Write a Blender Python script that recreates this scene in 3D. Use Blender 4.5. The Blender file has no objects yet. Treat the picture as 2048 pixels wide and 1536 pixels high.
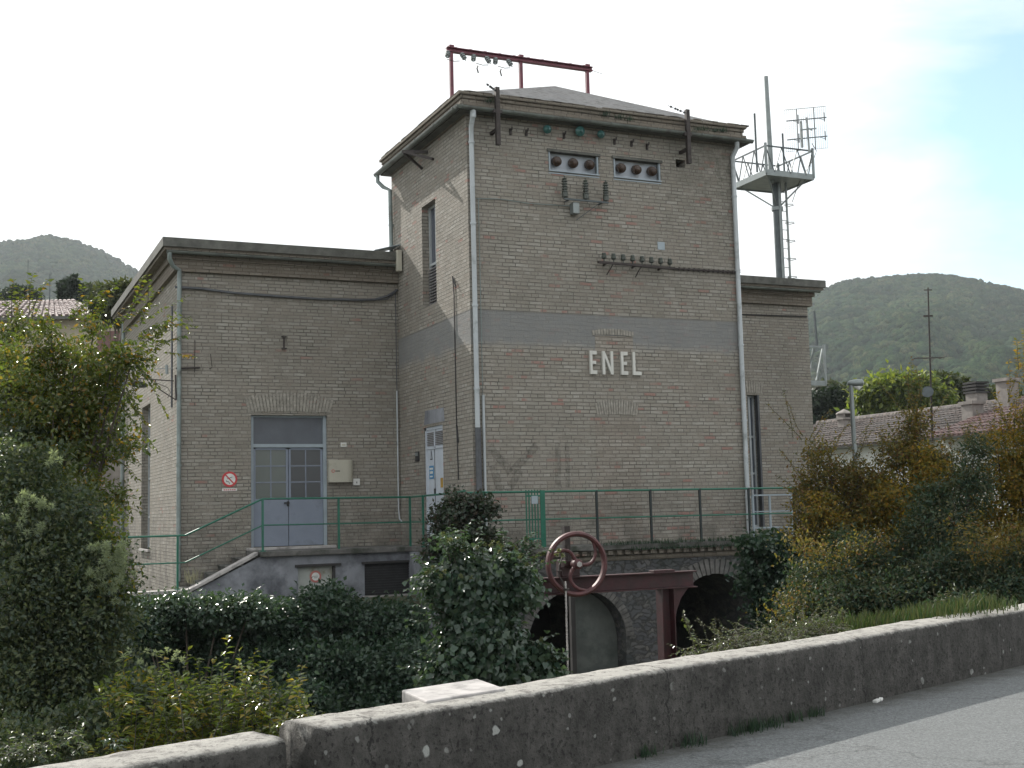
import bpy, math, random
import numpy as np
from mathutils import Vector, Matrix
R = math.radians
random.seed(7); RNG = np.random.default_rng(11)
sc = bpy.context.scene
COL = sc.collection

# ------------------------------------------------------------------ camera
F = 2453.7
YAW, PITCH, ROLL = 0.4224, 0.1024, -0.0247
CAM = np.array([-8.547, -20.825, 0.676])
fw = np.array([math.sin(YAW)*math.cos(PITCH), math.cos(YAW)*math.cos(PITCH), math.sin(PITCH)])
rt0 = np.array([math.cos(YAW), -math.sin(YAW), 0.0]); up0 = np.cross(rt0, fw)
rt = math.cos(ROLL)*rt0 + math.sin(ROLL)*up0; up = -math.sin(ROLL)*rt0 + math.cos(ROLL)*up0
cd = bpy.data.cameras.new('camera'); cam = bpy.data.objects.new('camera', cd); COL.objects.link(cam)
cd.sensor_width = 36.0; cd.lens = F/2048*36.0; cd.clip_start = 0.1; cd.clip_end = 6000
cam.matrix_world = Matrix(((rt[0], up[0], -fw[0], CAM[0]), (rt[1], up[1], -fw[1], CAM[1]), (rt[2], up[2], -fw[2], CAM[2]), (0, 0, 0, 1)))
sc.camera = cam

# ------------------------------------------------------------------ sun and sky
SUN_TO = Vector((-0.20, 1.0, 0.71)).normalized()
sd = bpy.data.lights.new('sun', 'SUN'); sd.energy = 5.0; sd.angle = R(0.5); sd.color = (1.0, 0.95, 0.87)
so = bpy.data.objects.new('sun', sd); COL.objects.link(so)
so.rotation_euler = SUN_TO.to_track_quat('Z', 'Y').to_euler(); so.location = (0, 30, 40)
w = bpy.data.worlds.new('World'); sc.world = w; w.use_nodes = True
nt = w.node_tree; nt.nodes.clear()
def N(nt, t, **kw):
    n = nt.nodes.new(t)
    for k, v in kw.items():
        if k.startswith('i_'):
            key = k[2:]; key = int(key) if key.isdigit() else key.replace('_', ' ')
            n.inputs[key].default_value = v
        else: setattr(n, k, v)
    return n
sky = N(nt, 'ShaderNodeTexSky', sky_type='NISHITA', sun_disc=False)
sky.sun_elevation = math.asin(SUN_TO.z); sky.sun_rotation = math.atan2(SUN_TO.x, SUN_TO.y)
sky.air_density = 1.0; sky.dust_density = .6
tc = N(nt, 'ShaderNodeTexCoord')
mp = N(nt, 'ShaderNodeMapping'); mp.inputs['Scale'].default_value = (1.6, 1.6, 4.0); mp.inputs['Rotation'].default_value = (0.25, 0.15, 0.5)
ns = N(nt, 'ShaderNodeTexNoise', i_Scale=1.6, i_Detail=7.0, i_Roughness=0.55, i_Distortion=0.4)
def ray(px, py):
    d = fw + rt*(px-1024)/F - up*(py-768)/F
    return d/np.linalg.norm(d)
bd = ray(2100, 190)
dot = N(nt, 'ShaderNodeVectorMath', operation='DISTANCE'); dot.inputs[1].default_value = tuple(bd)
mr = N(nt, 'ShaderNodeMapRange', i_1=0.04, i_2=0.25, i_3=0.0, i_4=.62)
ad = N(nt, 'ShaderNodeMath', operation='ADD')
mul = N(nt, 'ShaderNodeMath', operation='MULTIPLY', i_1=1.7)
cr = N(nt, 'ShaderNodeMapRange', i_1=1.28, i_2=0.78, i_3=1.0, i_4=0.12)
mx = N(nt, 'ShaderNodeMix', data_type='RGBA'); mx.inputs['B'].default_value = (6.65, 6.85, 6.9, 1)
bg = N(nt, 'ShaderNodeBackground', i_Strength=0.15)
out = N(nt, 'ShaderNodeOutputWorld')
L = nt.links.new
L(tc.outputs['Generated'], mp.inputs[0]); L(mp.outputs[0], ns.inputs['Vector'])
L(tc.outputs['Generated'], dot.inputs[0]); L(dot.outputs['Value'], mr.inputs[0])
L(ns.outputs[0], mul.inputs[0]); L(mul.outputs[0], ad.inputs[0]); L(mr.outputs[0], ad.inputs[1]); L(ad.outputs[0], cr.inputs[0])
L(cr.outputs[0], mx.inputs['Factor']); tn = N(nt, 'ShaderNodeMix', data_type='RGBA', blend_type='MULTIPLY'); tn.inputs['Factor'].default_value = 1; tn.inputs['B'].default_value = (1.0, 1.22, 1.12, 1); L(sky.outputs[0], tn.inputs['A']); L(tn.outputs['Result'], mx.inputs['A']); L(mx.outputs['Result'], bg.inputs[0]); L(bg.outputs[0], out.inputs[0])
sc.view_settings.view_transform = 'Standard'; sc.view_settings.look = 'None'; sc.view_settings.gamma = 1
sc.view_settings.exposure = 0.3
sc.cycles.max_bounces = 6; sc.cycles.transparent_max_bounces = 8; sc.cycles.volume_bounces = 0

# ------------------------------------------------------------------ pixel helpers (photo pixel -> point on a real plane)
def P(px, py, ax, val):
    d = fw + rt*(px-1024)/F - up*(py-768)/F
    i = 'XYZ'.index(ax); return CAM + d*((val-CAM[i])/d[i])
def PD(px, py, depth):
    return CAM + (fw + rt*(px-1024)/F - up*(py-768)/F)*depth

# ------------------------------------------------------------------ object helpers
def link(o): COL.objects.link(o); return o
def tag(o, label=None, cat=None, group=None, kind=None):
    if label: o['label'] = label
    if cat: o['category'] = cat
    if group: o['group'] = group
    if kind: o['kind'] = kind
    return o
def empty(name, loc, label, cat, group=None):
    o = bpy.data.objects.new(name, None); link(o); o.location = tuple(loc); o.empty_display_size = .2
    return tag(o, label, cat, group)
def wloc(o):
    v = Vector((0, 0, 0))
    while o is not None: v += o.location; o = o.parent
    return v
class MB:
    def __init__(s): s.v = []; s.f = []
    def quad(s, *pts):
        b = len(s.v); s.v += [tuple(map(float, p)) for p in pts]; s.f.append(tuple(range(b, b+len(pts)))); return s
    def box(s, x0, x1, y0, y1, z0, z1):
        b = len(s.v)
        s.v += [(x0, y0, z0), (x1, y0, z0), (x1, y1, z0), (x0, y1, z0), (x0, y0, z1), (x1, y0, z1), (x1, y1, z1), (x0, y1, z1)]
        s.f += [tuple(b+i for i in q) for q in ((0, 3, 2, 1), (4, 5, 6, 7), (0, 1, 5, 4), (1, 2, 6, 5), (2, 3, 7, 6), (3, 0, 4, 7))]
        return s
    def obox(s, c, ax, ay, az, hx, hy, hz):
        c, ax, ay, az = (np.array(q, float) for q in (c, ax, ay, az)); b = len(s.v)
        for k in ((-1, -1, -1), (1, -1, -1), (1, 1, -1), (-1, 1, -1), (-1, -1, 1), (1, -1, 1), (1, 1, 1), (-1, 1, 1)):
            s.v.append(tuple(c+ax*hx*k[0]+ay*hy*k[1]+az*hz*k[2]))
        s.f += [tuple(b+i for i in q) for q in ((0, 3, 2, 1), (4, 5, 6, 7), (0, 1, 5, 4), (1, 2, 6, 5), (2, 3, 7, 6), (3, 0, 4, 7))]
        return s
    def bar(s, a, b, w, h=None, upv=(0, 0, 1)):
        a = np.array(a, float); b = np.array(b, float); d = b-a; l = np.linalg.norm(d); d = d/l
        u = np.array(upv, float)
        if abs(d@u) > .95: u = np.array([0, 1., 0])
        sd = np.cross(d, u); sd /= np.linalg.norm(sd); u = np.cross(sd, d)
        return s.obox((a+b)/2, d, sd, u, l/2, w/2, (h or w)/2)
    def tube(s, pts, r, n=8, caps=True):
        pts = [np.array(p, float) for p in pts]; rs = r if hasattr(r, '__len__') else [r]*len(pts); b0 = len(s.v)
        pu = None
        for i, p in enumerate(pts):
            d = pts[min(i+1, len(pts)-1)]-pts[max(i-1, 0)]; d = d/(np.linalg.norm(d)+1e-12)
            if pu is None:
                pu = np.array([0, 0, 1.]) if abs(d[2]) < .9 else np.array([1., 0, 0])
            u = pu-d*(pu@d); u /= np.linalg.norm(u); pu = u; q = np.cross(d, u)
            for k in range(n):
                a = 2*math.pi*k/n; s.v.append(tuple(p+(u*math.cos(a)+q*math.sin(a))*rs[i]))
        for i in range(len(pts)-1):
            for k in range(n):
                a = b0+i*n+k; c = b0+i*n+(k+1) % n; s.f.append((a, c, c+n, a+n))
        if caps:
            s.f.append(tuple(b0+k for k in range(n))[::-1]); e = b0+(len(pts)-1)*n; s.f.append(tuple(e+k for k in range(n)))
        return s
    def lathe(s, o, axis, prof, n=12):   # prof: (distance along axis, radius)
        axis = np.array(axis, float); axis /= np.linalg.norm(axis)
        return s.tube([np.array(o)+axis*h for h, r in prof], [max(r, 1e-4) for h, r in prof], n)
    def torus(s, c, nrm, R0, r, n=40, m=8, sx=1.0):
        c = np.array(c, float); nrm = np.array(nrm, float); nrm /= np.linalg.norm(nrm)
        u = np.cross(nrm, [0, 0, 1.]); u /= np.linalg.norm(u); v = np.cross(nrm, u); b = len(s.v)
        for i in range(n):
            a = 2*math.pi*i/n; rad = u*math.cos(a)+v*math.sin(a)
            for k in range(m):
                t = 2*math.pi*k/m; s.v.append(tuple(c+rad*(R0+r*math.cos(t))+nrm*r*sx*math.sin(t)))
        for i in range(n):
            for k in range(m):
                s.f.append((b+i*m+k, b+((i+1) % n)*m+k, b+((i+1) % n)*m+(k+1) % m, b+i*m+(k+1) % m))
        return s
    def prism(s, poly, d):       # 3D polygon extruded by vector d
        b = len(s.v); n = len(poly); d = np.array(d, float)
        s.v += [tuple(map(float, p)) for p in poly]+[tuple(np.array(p, float)+d) for p in poly]
        s.f.append(tuple(range(b, b+n))); s.f.append(tuple(range(b+2*n-1, b+n-1, -1)))
        for i in range(n):
            j = (i+1) % n; s.f.append((b+i, b+n+i, b+n+j, b+j))
        return s
    def build(s, name, mat, parent=None, bevel=0, smooth=False, **kw):
        off = wloc(parent) if parent else Vector((0, 0, 0))
        me = bpy.data.meshes.new(name)
        V = np.array(s.v, float)
        o = bpy.data.objects.new(name, me); link(o)
        if parent: o.parent = parent
        elif kw.pop('base', True):
            c = (V.min(0)+V.max(0))/2; off = Vector((c[0], c[1], V[:, 2].min())); o.location = off
        kw.pop('base', None)
        me.from_pydata([tuple(p) for p in (V-np.array(off))], [], s.f); me.update()
        uvl = me.uv_layers.new(name='UVMap'); nor = [p.normal for p in me.polygons]
        for p in me.polygons:
            n = p.normal; ax = max(range(3), key=lambda i: abs(n[i]))
            for li in p.loop_indices:
                q = V[me.loops[li].vertex_index]
                uvl.data[li].uv = ((q[1], q[2]) if ax == 0 else (q[0], q[2]) if ax == 1 else (q[0], q[1]))
        if mat: me.materials.append(mat)
        if smooth:
            for p in me.polygons: p.use_smooth = True
            m = o.modifiers.new('es', 'EDGE_SPLIT'); m.split_angle = R(40)
        if bevel:
            m = o.modifiers.new('bev', 'BEVEL'); m.width = bevel; m.segments = 2; m.limit_method = 'ANGLE'; m.angle_limit = R(40)
        return tag(o, **kw)
def np_mesh(name, V, Fc, mat, parent=None, nper=3, smooth=False):
    off = np.array(wloc(parent)) if parent else np.array([0, 0, 0.])
    me = bpy.data.meshes.new(name); me.vertices.add(len(V)); me.vertices.foreach_set('co', (V-off).astype(np.float32).ravel())
    nf = len(Fc); me.loops.add(nf*nper); me.loops.foreach_set('vertex_index', Fc.astype(np.int32).ravel())
    me.polygons.add(nf); me.polygons.foreach_set('loop_start', np.arange(0, nf*nper, nper, dtype=np.int32))
    me.polygons.foreach_set('loop_total', np.full(nf, nper, dtype=np.int32))
    if smooth: me.polygons.foreach_set('use_smooth', np.ones(nf, dtype=bool))
    me.update(calc_edges=True); me.validate()
    if mat: me.materials.append(mat)
    o = bpy.data.objects.new(name, me); link(o)
    if parent: o.parent = parent
    return o

# ------------------------------------------------------------------ materials
def newmat(name):
    m = bpy.data.materials.new(name); m.use_nodes = True; t = m.node_tree; t.nodes.clear()
    o = N(t, 'ShaderNodeOutputMaterial'); b = N(t, 'ShaderNodeBsdfPrincipled'); t.links.new(b.outputs[0], o.inputs[0])
    return m, t, b, o
def ramp(t, stops, interp='LINEAR'):
    r = N(t, 'ShaderNodeValToRGB'); e = r.color_ramp.elements; r.color_ramp.interpolation = interp
    while len(e) < len(stops): e.new(0.5)
    for i, (p, c) in enumerate(stops):
        e[i].position = p; e[i].color = (c[0], c[1], c[2], 1) if hasattr(c, '__len__') else (c, c, c, 1)
    return r
def mixc(t, fac, a, b, mode='MIX'):
    m = N(t, 'ShaderNodeMix', data_type='RGBA', blend_type=mode)
    for key, val in (('Factor', fac), ('A', a), ('B', b)):
        s = m.inputs[key]
        if hasattr(val, 'links') or isinstance(val, bpy.types.NodeSocket): t.links.new(val, s)
        elif key == 'Factor': s.default_value = val
        else: s.default_value = (val[0], val[1], val[2], 1)
    return m.outputs['Result']
def noise(t, scale, detail=4, rough=.55, vec=None, out=0, dist=0):
    n = N(t, 'ShaderNodeTexNoise', i_Scale=scale, i_Detail=detail, i_Roughness=rough, i_Distortion=dist)
    if vec is not None: t.links.new(vec, n.inputs['Vector'])
    return n.outputs[out]
def maprange(t, v, a, b, c=0., d=1.):
    m = N(t, 'ShaderNodeMapRange', i_1=a, i_2=b, i_3=c, i_4=d); t.links.new(v, m.inputs[0]); return m.outputs[0]
def math2(t, op, a, b=None):
    m = N(t, 'ShaderNodeMath', operation=op)
    for i, q in enumerate((a, b)):
        if q is None: continue
        if isinstance(q, bpy.types.NodeSocket): t.links.new(q, m.inputs[i])
        else: m.inputs[i].default_value = q
    return m.outputs[0]
def bump(t, h, strength, dist, b, prev=None):
    n = N(t, 'ShaderNodeBump', i_Strength=strength, i_Distance=dist); t.links.new(h, n.inputs['Height'])
    if prev is not None: t.links.new(prev, n.inputs['Normal'])
    if b is not None: t.links.new(n.outputs[0], b.inputs['Normal'])
    return n.outputs[0]
def wpos(t): return N(t, 'ShaderNodeNewGeometry').outputs['Position']
def simple(name, c, rough=.6, metal=0., var=.25, scale=6., bmp=.0, dirt=None, dscale=3., dlo=.5, dhi=.7):
    m, t, b, o = newmat(name); p = wpos(t)
    n = noise(t, scale, 5, .6, p)
    lo = tuple(x*(1-var) for x in c); hi = tuple(min(1, x*(1+var)) for x in c)
    r = ramp(t, [(.3, lo), (.7, hi)]); t.links.new(n, r.inputs[0]); col = r.outputs[0]
    if dirt is not None:
        f = maprange(t, noise(t, dscale, 6, .65, p), dlo, dhi); col = mixc(t, f, col, dirt)
    t.links.new(col, b.inputs['Base Color']); b.inputs['Roughness'].default_value = rough; b.inputs['Metallic'].default_value = metal
    if bmp: bump(t, noise(t, scale*8, 5, .6, p), bmp, .01, b)
    return m

def mat_brick(name, red=.10, band=None, tint=(1.10, 1.10, 1.09), stain=1.0):
    m, t, b, o = newmat(name); p = wpos(t); uv = N(t, 'ShaderNodeTexCoord').outputs['UV']
    # wobble the courses a little
    wn = noise(t, 5.0, 3, .6, p, out=1)
    sub = N(t, 'ShaderNodeVectorMath', operation='SUBTRACT'); t.links.new(wn, sub.inputs[0]); sub.inputs[1].default_value = (.5, .5, .5)
    scl = N(t, 'ShaderNodeVectorMath', operation='SCALE'); t.links.new(sub.outputs[0], scl.inputs[0]); scl.inputs['Scale'].default_value = .022
    add = N(t, 'ShaderNodeVectorMath', operation='ADD'); t.links.new(uv, add.inputs[0]); t.links.new(scl.outputs[0], add.inputs[1])
    br = N(t, 'ShaderNodeTexBrick', offset=.5, squash=.55, squash_frequency=3)
    br.inputs['Color1'].default_value = (0, 0, 0, 1); br.inputs['Color2'].default_value = (1, 1, 1, 1); br.inputs['Mortar'].default_value = (.5, .5, .5, 1)
    br.inputs['Scale'].default_value = 1; br.inputs['Mortar Size'].default_value = .011; br.inputs['Mortar Smooth'].default_value = .35
    br.inputs['Brick Width'].default_value = .27; br.inputs['Row Height'].default_value = .071; br.inputs['Bias'].default_value = 0
    t.links.new(add.outputs[0], br.inputs['Vector'])
    def T(c): return tuple(c[i]*tint[i] for i in range(3))
    rc = ramp(t, [(0, T((.225, .208, .182))), (.18, T((.300, .283, .252))), (.42, T((.262, .242, .212))), (.66, T((.340, .324, .294))), (.86, T((.275, .250, .218)))])
    t.links.new(br.outputs['Color'], rc.inputs[0]); col = rc.outputs[0]
    # red bricks, in patches
    br2 = N(t, 'ShaderNodeTexBrick', offset=.5, squash=.55, squash_frequency=3)
    for k in ('Scale', 'Mortar Size', 'Mortar Smooth', 'Brick Width', 'Row Height'): br2.inputs[k].default_value = br.inputs[k].default_value
    br2.inputs['Color1'].default_value = (0, 0, 0, 1); br2.inputs['Color2'].default_value = (1, 1, 1, 1); br2.inputs['Mortar'].default_value = (0, 0, 0, 1)
    sh = N(t, 'ShaderNodeVectorMath', operation='ADD'); t.links.new(add.outputs[0], sh.inputs[0]); sh.inputs[1].default_value = (.27*34, .071*58, 0)
    t.links.new(sh.outputs[0], br2.inputs['Vector'])
    patch = maprange(t, noise(t, .8, 3, .6, p), .33, .62, -.02, red)
    thr = math2(t, 'SUBTRACT', 1.0, patch)
    isr = maprange(t, math2(t, 'SUBTRACT', br2.outputs['Color'], thr), 0, .015)
    col = mixc(t, math2(t, 'MULTIPLY', isr, .65), col, T((.30, .135, .115)))
    # mortar: smeared, sandy grey, hides some bricks
    smear = maprange(t, noise(t, 1.7, 6, .7, p), .40, .62)
    fine = maprange(t, noise(t, 26, 4, .7, p), .35, .65, .55, 1.0)
    mf = math2(t, 'MAXIMUM', br.outputs['Fac'], math2(t, 'MULTIPLY', math2(t, 'MULTIPLY', smear, fine), .72))
    mcol = mixc(t, noise(t, 40, 3, .6, p), T((.205, .185, .158)), T((.265, .243, .212)))
    deep = math2(t, 'MULTIPLY', maprange(t, noise(t, 3.1, 5, .7, p), .38, .60, .95, .25), maprange(t, smear, .0, 1.0, 1.0, .45)); dk_ = math2(t, 'MULTIPLY', maprange(t, br.outputs['Fac'], .25, .9), deep)
    col = mixc(t, mf, col, mcol); col = mixc(t, math2(t, 'MULTIPLY', dk_, .9), col, T((.085, .083, .075)))  # shadow in the joints is painted in as a dark joint colour
    # stains
    st = maprange(t, noise(t, .55, 7, .65, p), .5, .75); col = mixc(t, math2(t, 'MULTIPLY', st, .38*stain), col, T((.12, .115, .10)))
    st2 = maprange(t, noise(t, 9, 5, .7, p), .58, .72); col = mixc(t, math2(t, 'MULTIPLY', st2, .35), col, T((.09, .085, .075)))
    sg_ = N(t, 'ShaderNodeSeparateXYZ'); t.links.new(p, sg_.inputs[0])
    g1 = math2(t, 'MULTIPLY', maprange(t, sg_.outputs[2], .05, 1.3, 1, 0), maprange(t, noise(t, 2.6, 6, .7, p), .40, .62)); col = mixc(t, math2(t, 'MULTIPLY', g1, .6), col, T((.085, .08, .072)))
    if band:
        g2 = math2(t, 'MULTIPLY', math2(t, 'MULTIPLY', maprange(t, sg_.outputs[0], 3.6, 5.7), maprange(t, sg_.outputs[2], 5.2, 7.4)), maprange(t, noise(t, 4.5, 7, .75, p), .40, .60)); col = mixc(t, math2(t, 'MULTIPLY', g2, .62), col, T((.075, .075, .062)))
        g3 = math2(t, 'MULTIPLY', maprange(t, sg_.outputs[2], 7.0, 8.0), maprange(t, noise(t, 3.2, 7, .75, p), .40, .65)); col = mixc(t, math2(t, 'MULTIPLY', g3, .3), col, T((.09, .09, .078)))
    hgt = math2(t, 'SUBTRACT', 1.0, mf)
    if band:
        sep = N(t, 'ShaderNodeSeparateXYZ'); t.links.new(p, sep.inputs[0])
        wob = maprange(t, noise(t, 2.2, 6, .7, p), .3, .7, -.10, .10); wz = sep.outputs[2]
        up_ = maprange(t, wz, band[1]-.02, band[1]+.02, 1, 0); lo_ = maprange(t, math2(t, 'ADD', wz, wob), band[0]-.09, band[0]+.09, 0, 1)
        bm = math2(t, 'MULTIPLY', up_, lo_)
        # a run of render reaching down near the left of the front
        dx = N(t, 'ShaderNodeCombineXYZ'); t.links.new(sep.outputs[0], dx.inputs[0]); t.links.new(sep.outputs[2], dx.inputs[2]); t.links.new(sep.outputs[1], dx.inputs[1])
        pc = mixc(t, noise(t, 1.5, 5, .6, p), (.175, .180, .184), (.235, .238, .235))
        col = mixc(t, math2(t, 'MULTIPLY', bm, maprange(t, noise(t, 5, 6, .75, p), .35, .6, .99, .72)), col, pc); hgt = math2(t, 'MULTIPLY', hgt, math2(t, 'SUBTRACT', 1., bm))
    t.links.new(col, b.inputs['Base Color']); b.inputs['Roughness'].default_value = .9; b.inputs['Specular IOR Level'].default_value = .25
    n1 = bump(t, noise(t, 38, 5, .7, p), .8, .02, None)
    bump(t, math2(t, 'ADD', hgt, math2(t, 'MULTIPLY', br.outputs['Color'], .35)), .85, .024, b, n1)
    return m

def mat_leaf(name, cols, rough=.42, transl=.42, spec=.5, tcol=1.25):
    m, t, b, o = newmat(name); g = N(t, 'ShaderNodeNewGeometry')
    n = len(cols); r = ramp(t, [(i/max(1, n), c) for i, c in enumerate(cols)], 'CONSTANT' if n > 4 else 'LINEAR')
    t.links.new(g.outputs['Random Per Island'], r.inputs[0])
    col = mixc(t, maprange(t, noise(t, 2.2, 3, .6, g.outputs['Position']), .3, .7), r.outputs[0], (.6, .6, .6), 'MULTIPLY')
    col = mixc(t, .75, r.outputs[0], col)
    t.links.new(col, b.inputs['Base Color']); b.inputs['Roughness'].default_value = rough; b.inputs['Specular IOR Level'].default_value = spec
    tr = N(t, 'ShaderNodeBsdfTranslucent'); tm = mixc(t, 1.0, col, (tcol*1.1, tcol*1.15, tcol*.6), 'MULTIPLY'); t.links.new(tm, tr.inputs[0])
    ms = N(t, 'ShaderNodeMixShader', i_0=transl); t.links.new(b.outputs[0], ms.inputs[1]); t.links.new(tr.outputs[0], ms.inputs[2]); t.links.new(ms.outputs[0], o.inputs[0])
    return m

M = {}
M['brick_tower'] = mat_brick('brick_tower', .12, band=(3.78, 4.40))
M['brick_wing'] = mat_brick('brick_wing', .05)
M['brick_cornice'] = mat_brick('brick_cornice', .04, tint=(.78, .74, .70), stain=1.6)
M['brick_infill'] = mat_brick('brick_infill', .14, tint=(1.07, 1.04, 1.02))
M['brick_arch'] = simple('brick_arch', (.28, .262, .23), .9, 0, .3, 14, .4)
M['fascia'] = simple('fascia', (.105, .105, .095), .85, 0, .35, 5, .4, dirt=(.05, .052, .045), dscale=1.5)
M['gutter'] = simple('gutter', (.135, .150, .138), .5, .25, .25, 4, .05, dirt=(.08, .08, .075))
M['pipe_pale'] = simple('pipe_pale', (.40, .43, .45), .45, .1, .12, 2, .03, dirt=(.22, .24, .24), dlo=.55)
M['pipe_green'] = simple('pipe_green', (.21, .25, .245), .5, .15, .2, 4, .03, dirt=(.12, .13, .12))
M['pipe_dark'] = simple('pipe_dark', (.085, .09, .10), .5, .3, .3, 5, .05)
M['roof_slate'] = simple('roof_slate', (.16, .16, .165), .8, 0, .55, 5, .9, dirt=(.07, .07, .068), dscale=5, dlo=.45, dhi=.6)
M['roof_flat'] = simple('roof_flat', (.14, .14, .13), .9)
M['door_blue'] = simple('door_blue', (.195, .225, .285), .45, 0, .08, 3, .02, dirt=(.15, .17, .21), dlo=.55)
M['door_dark'] = simple('door_dark', (.085, .095, .115), .4, 0, .15, 3)
M['door_white'] = simple('door_white', (.47, .51, .57), .5, 0, .08, 4, .02, dirt=(.30, .31, .32), dlo=.58)
M['frame_pale'] = simple('frame_pale', (.29, .34, .38), .5, 0, .1, 4)
M['louvre'] = simple('louvre', (.16, .15, .15), .6)
M['black'] = simple('black', (.018, .018, .02), .5, .1, .3)
M['iron'] = simple('iron', (.04, .032, .03), .6, .3, .4, 12, .2)
M['rusty'] = simple('rusty', (.046, .012, .015), .55, .1, .35, 9, .3, dirt=(.03, .018, .018), dscale=7, dlo=.4, dhi=.7)
M['rail_green'] = simple('rail_green', (.012, .115, .075), .38, 0, .2, 6, .05)
M['rail_dark'] = simple('rail_dark', (.012, .02, .022), .4)
M['galv'] = simple('galv', (.22, .245, .245), .42, .45, .15, 5)
M['galv_dark'] = simple('galv_dark', (.085, .10, .105), .5, .4, .2, 5)
M['ceramic'] = simple('ceramic', (.05, .03, .022), .25)
M['ins_dark'] = simple('ins_dark', (.045, .055, .045), .3)
M['ins_glass'] = simple('ins_glass', (.045, .125, .12), .15, 0, .15)
M['white_paint'] = simple('white_paint', (.62, .62, .60), .5, 0, .1)
M['letters'] = simple('letters', (.56, .555, .52), .6, 0, .08, 6, .03)
M['cream_box'] = simple('cream_box', (.44, .42, .35), .5, 0, .06, 3, 0, dirt=(.28, .26, .21), dscale=2, dlo=.55)
M['red_paint'] = simple('red_paint', (.50, .045, .05), .5, 0, .1)
M['pink_paint'] = simple('pink_paint', (.42, .15, .13), .5, 0, .1)
M['blue_paint'] = simple('blue_paint', (.05, .22, .42), .5, 0, .1)
M['yellow_paint'] = simple('yellow_paint', (.38, .24, .05), .5, 0, .2)
M['plinth'] = simple('plinth', (.215, .225, .25), .85, 0, .25, 2.2, .3, dirt=(.085, .09, .105), dscale=1.3, dlo=.45, dhi=.62)
M['coping'] = simple('coping', (.38, .36, .35), .8, 0, .2, 6, .25, dirt=(.16, .155, .15), dscale=5, dlo=.5, dhi=.7)
M['cellar_door'] = simple('cellar_door', (.34, .36, .34), .6, 0, .12, 3, .05, dirt=(.17, .16, .11), dscale=3, dlo=.5, dhi=.68)
M['lintel'] = simple('lintel', (.03, .028, .028), .8)
M['shade_slats'] = simple('shade_slats', (.035, .035, .038), .6)
M['tunnel'] = simple('tunnel', (.10, .108, .102), .9, 0, .3, 2, .3, dirt=(.05, .06, .055), dscale=1.2, dlo=.45, dhi=.6)
M['deck'] = simple('deck', (.12, .115, .11), .9, 0, .3, 5, .3, dirt=(.04, .045, .035), dscale=3, dlo=.45, dhi=.62)
M['shutter'] = simple('shutter', (.16, .085, .08), .7)
M['bark'] = simple('bark', (.07, .058, .045), .9, 0, .3, 12, .4)
M['twig'] = simple('twig', (.06, .055, .04), .8)
M['earth'] = simple('earth', (.05, .052, .035), .95, 0, .4, 2, .5)
M['house_cream'] = simple('house_cream', (.42, .37, .29), .85, 0, .1, 1.2)
M['house_white'] = simple('house_white', (.60, .62, .60), .85, 0, .08, 1.0, .1, dirt=(.4, .4, .38), dlo=.55)
M['chimney'] = simple('chimney', (.22, .20, .185), .85, 0, .25, 4, .2)
M['stem_pale'] = simple('stem_pale', (.25, .24, .15), .7)
def mat_glass(name, c, rough=.08):
    m, t, b, o = newmat(name); p = wpos(t)
    col = mixc(t, noise(t, 1.2, 3, .5, p), tuple(x*.7 for x in c), tuple(x*1.3 for x in c))
    t.links.new(col, b.inputs['Base Color']); b.inputs['Roughness'].default_value = rough; b.inputs['Specular IOR Level'].default_value = .6
    bump(t, noise(t, 2.5, 2, .5, p), .06, .02, b); return m
M['pane_green'] = mat_glass('pane_green', (.085, .10, .09), .2)  # greenish reflection in the left panes is put into this base colour
M['pane_dark'] = mat_glass('pane_dark', (.028, .032, .036), .2)
M['pane_blue'] = mat_glass('pane_blue', (.075, .085, .11), .15)
def mat_stone(name):
    m, t, b, o = newmat(name); p = wpos(t)
    v = N(t, 'ShaderNodeTexVoronoi', feature='F1', i_Scale=8.5); v2 = N(t, 'ShaderNodeTexVoronoi', feature='DISTANCE_TO_EDGE', i_Scale=8.5)
    mp_ = N(t, 'ShaderNodeMapping'); mp_.inputs['Scale'].default_value = (.6, .6, 1.5); wz = N(t, 'ShaderNodeVectorMath', operation='MULTIPLY_ADD'); t.links.new(noise(t, 7, 5, .7, p, out=1), wz.inputs[0]); wz.inputs[1].default_value = (.25, .25, .25); t.links.new(p, wz.inputs[2]); t.links.new(wz.outputs[0], mp_.inputs[0])
    t.links.new(mp_.outputs[0], v.inputs['Vector']); t.links.new(mp_.outputs[0], v2.inputs['Vector'])
    r = ramp(t, [(0, (.05, .053, .06)), (.5, (.10, .10, .105)), (1, (.155, .145, .135))]); t.links.new(v.outputs['Color'], r.inputs[0])
    e = maprange(t, v2.outputs['Distance'], .0, .10); col = mixc(t, e, (.055, .056, .052), r.outputs[0])
    s = maprange(t, noise(t, 1.1, 6, .65, p), .45, .7); col = mixc(t, math2(t, 'MULTIPLY', s, .7), col, (.045, .055, .05))
    t.links.new(col, b.inputs['Base Color']); b.inputs['Roughness'].default_value = .92
    bump(t, e, .8, .03, b, bump(t, noise(t, 30, 4, .7, p), .5, .01, None)); return m
M['stone'] = mat_stone('stone')
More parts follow.
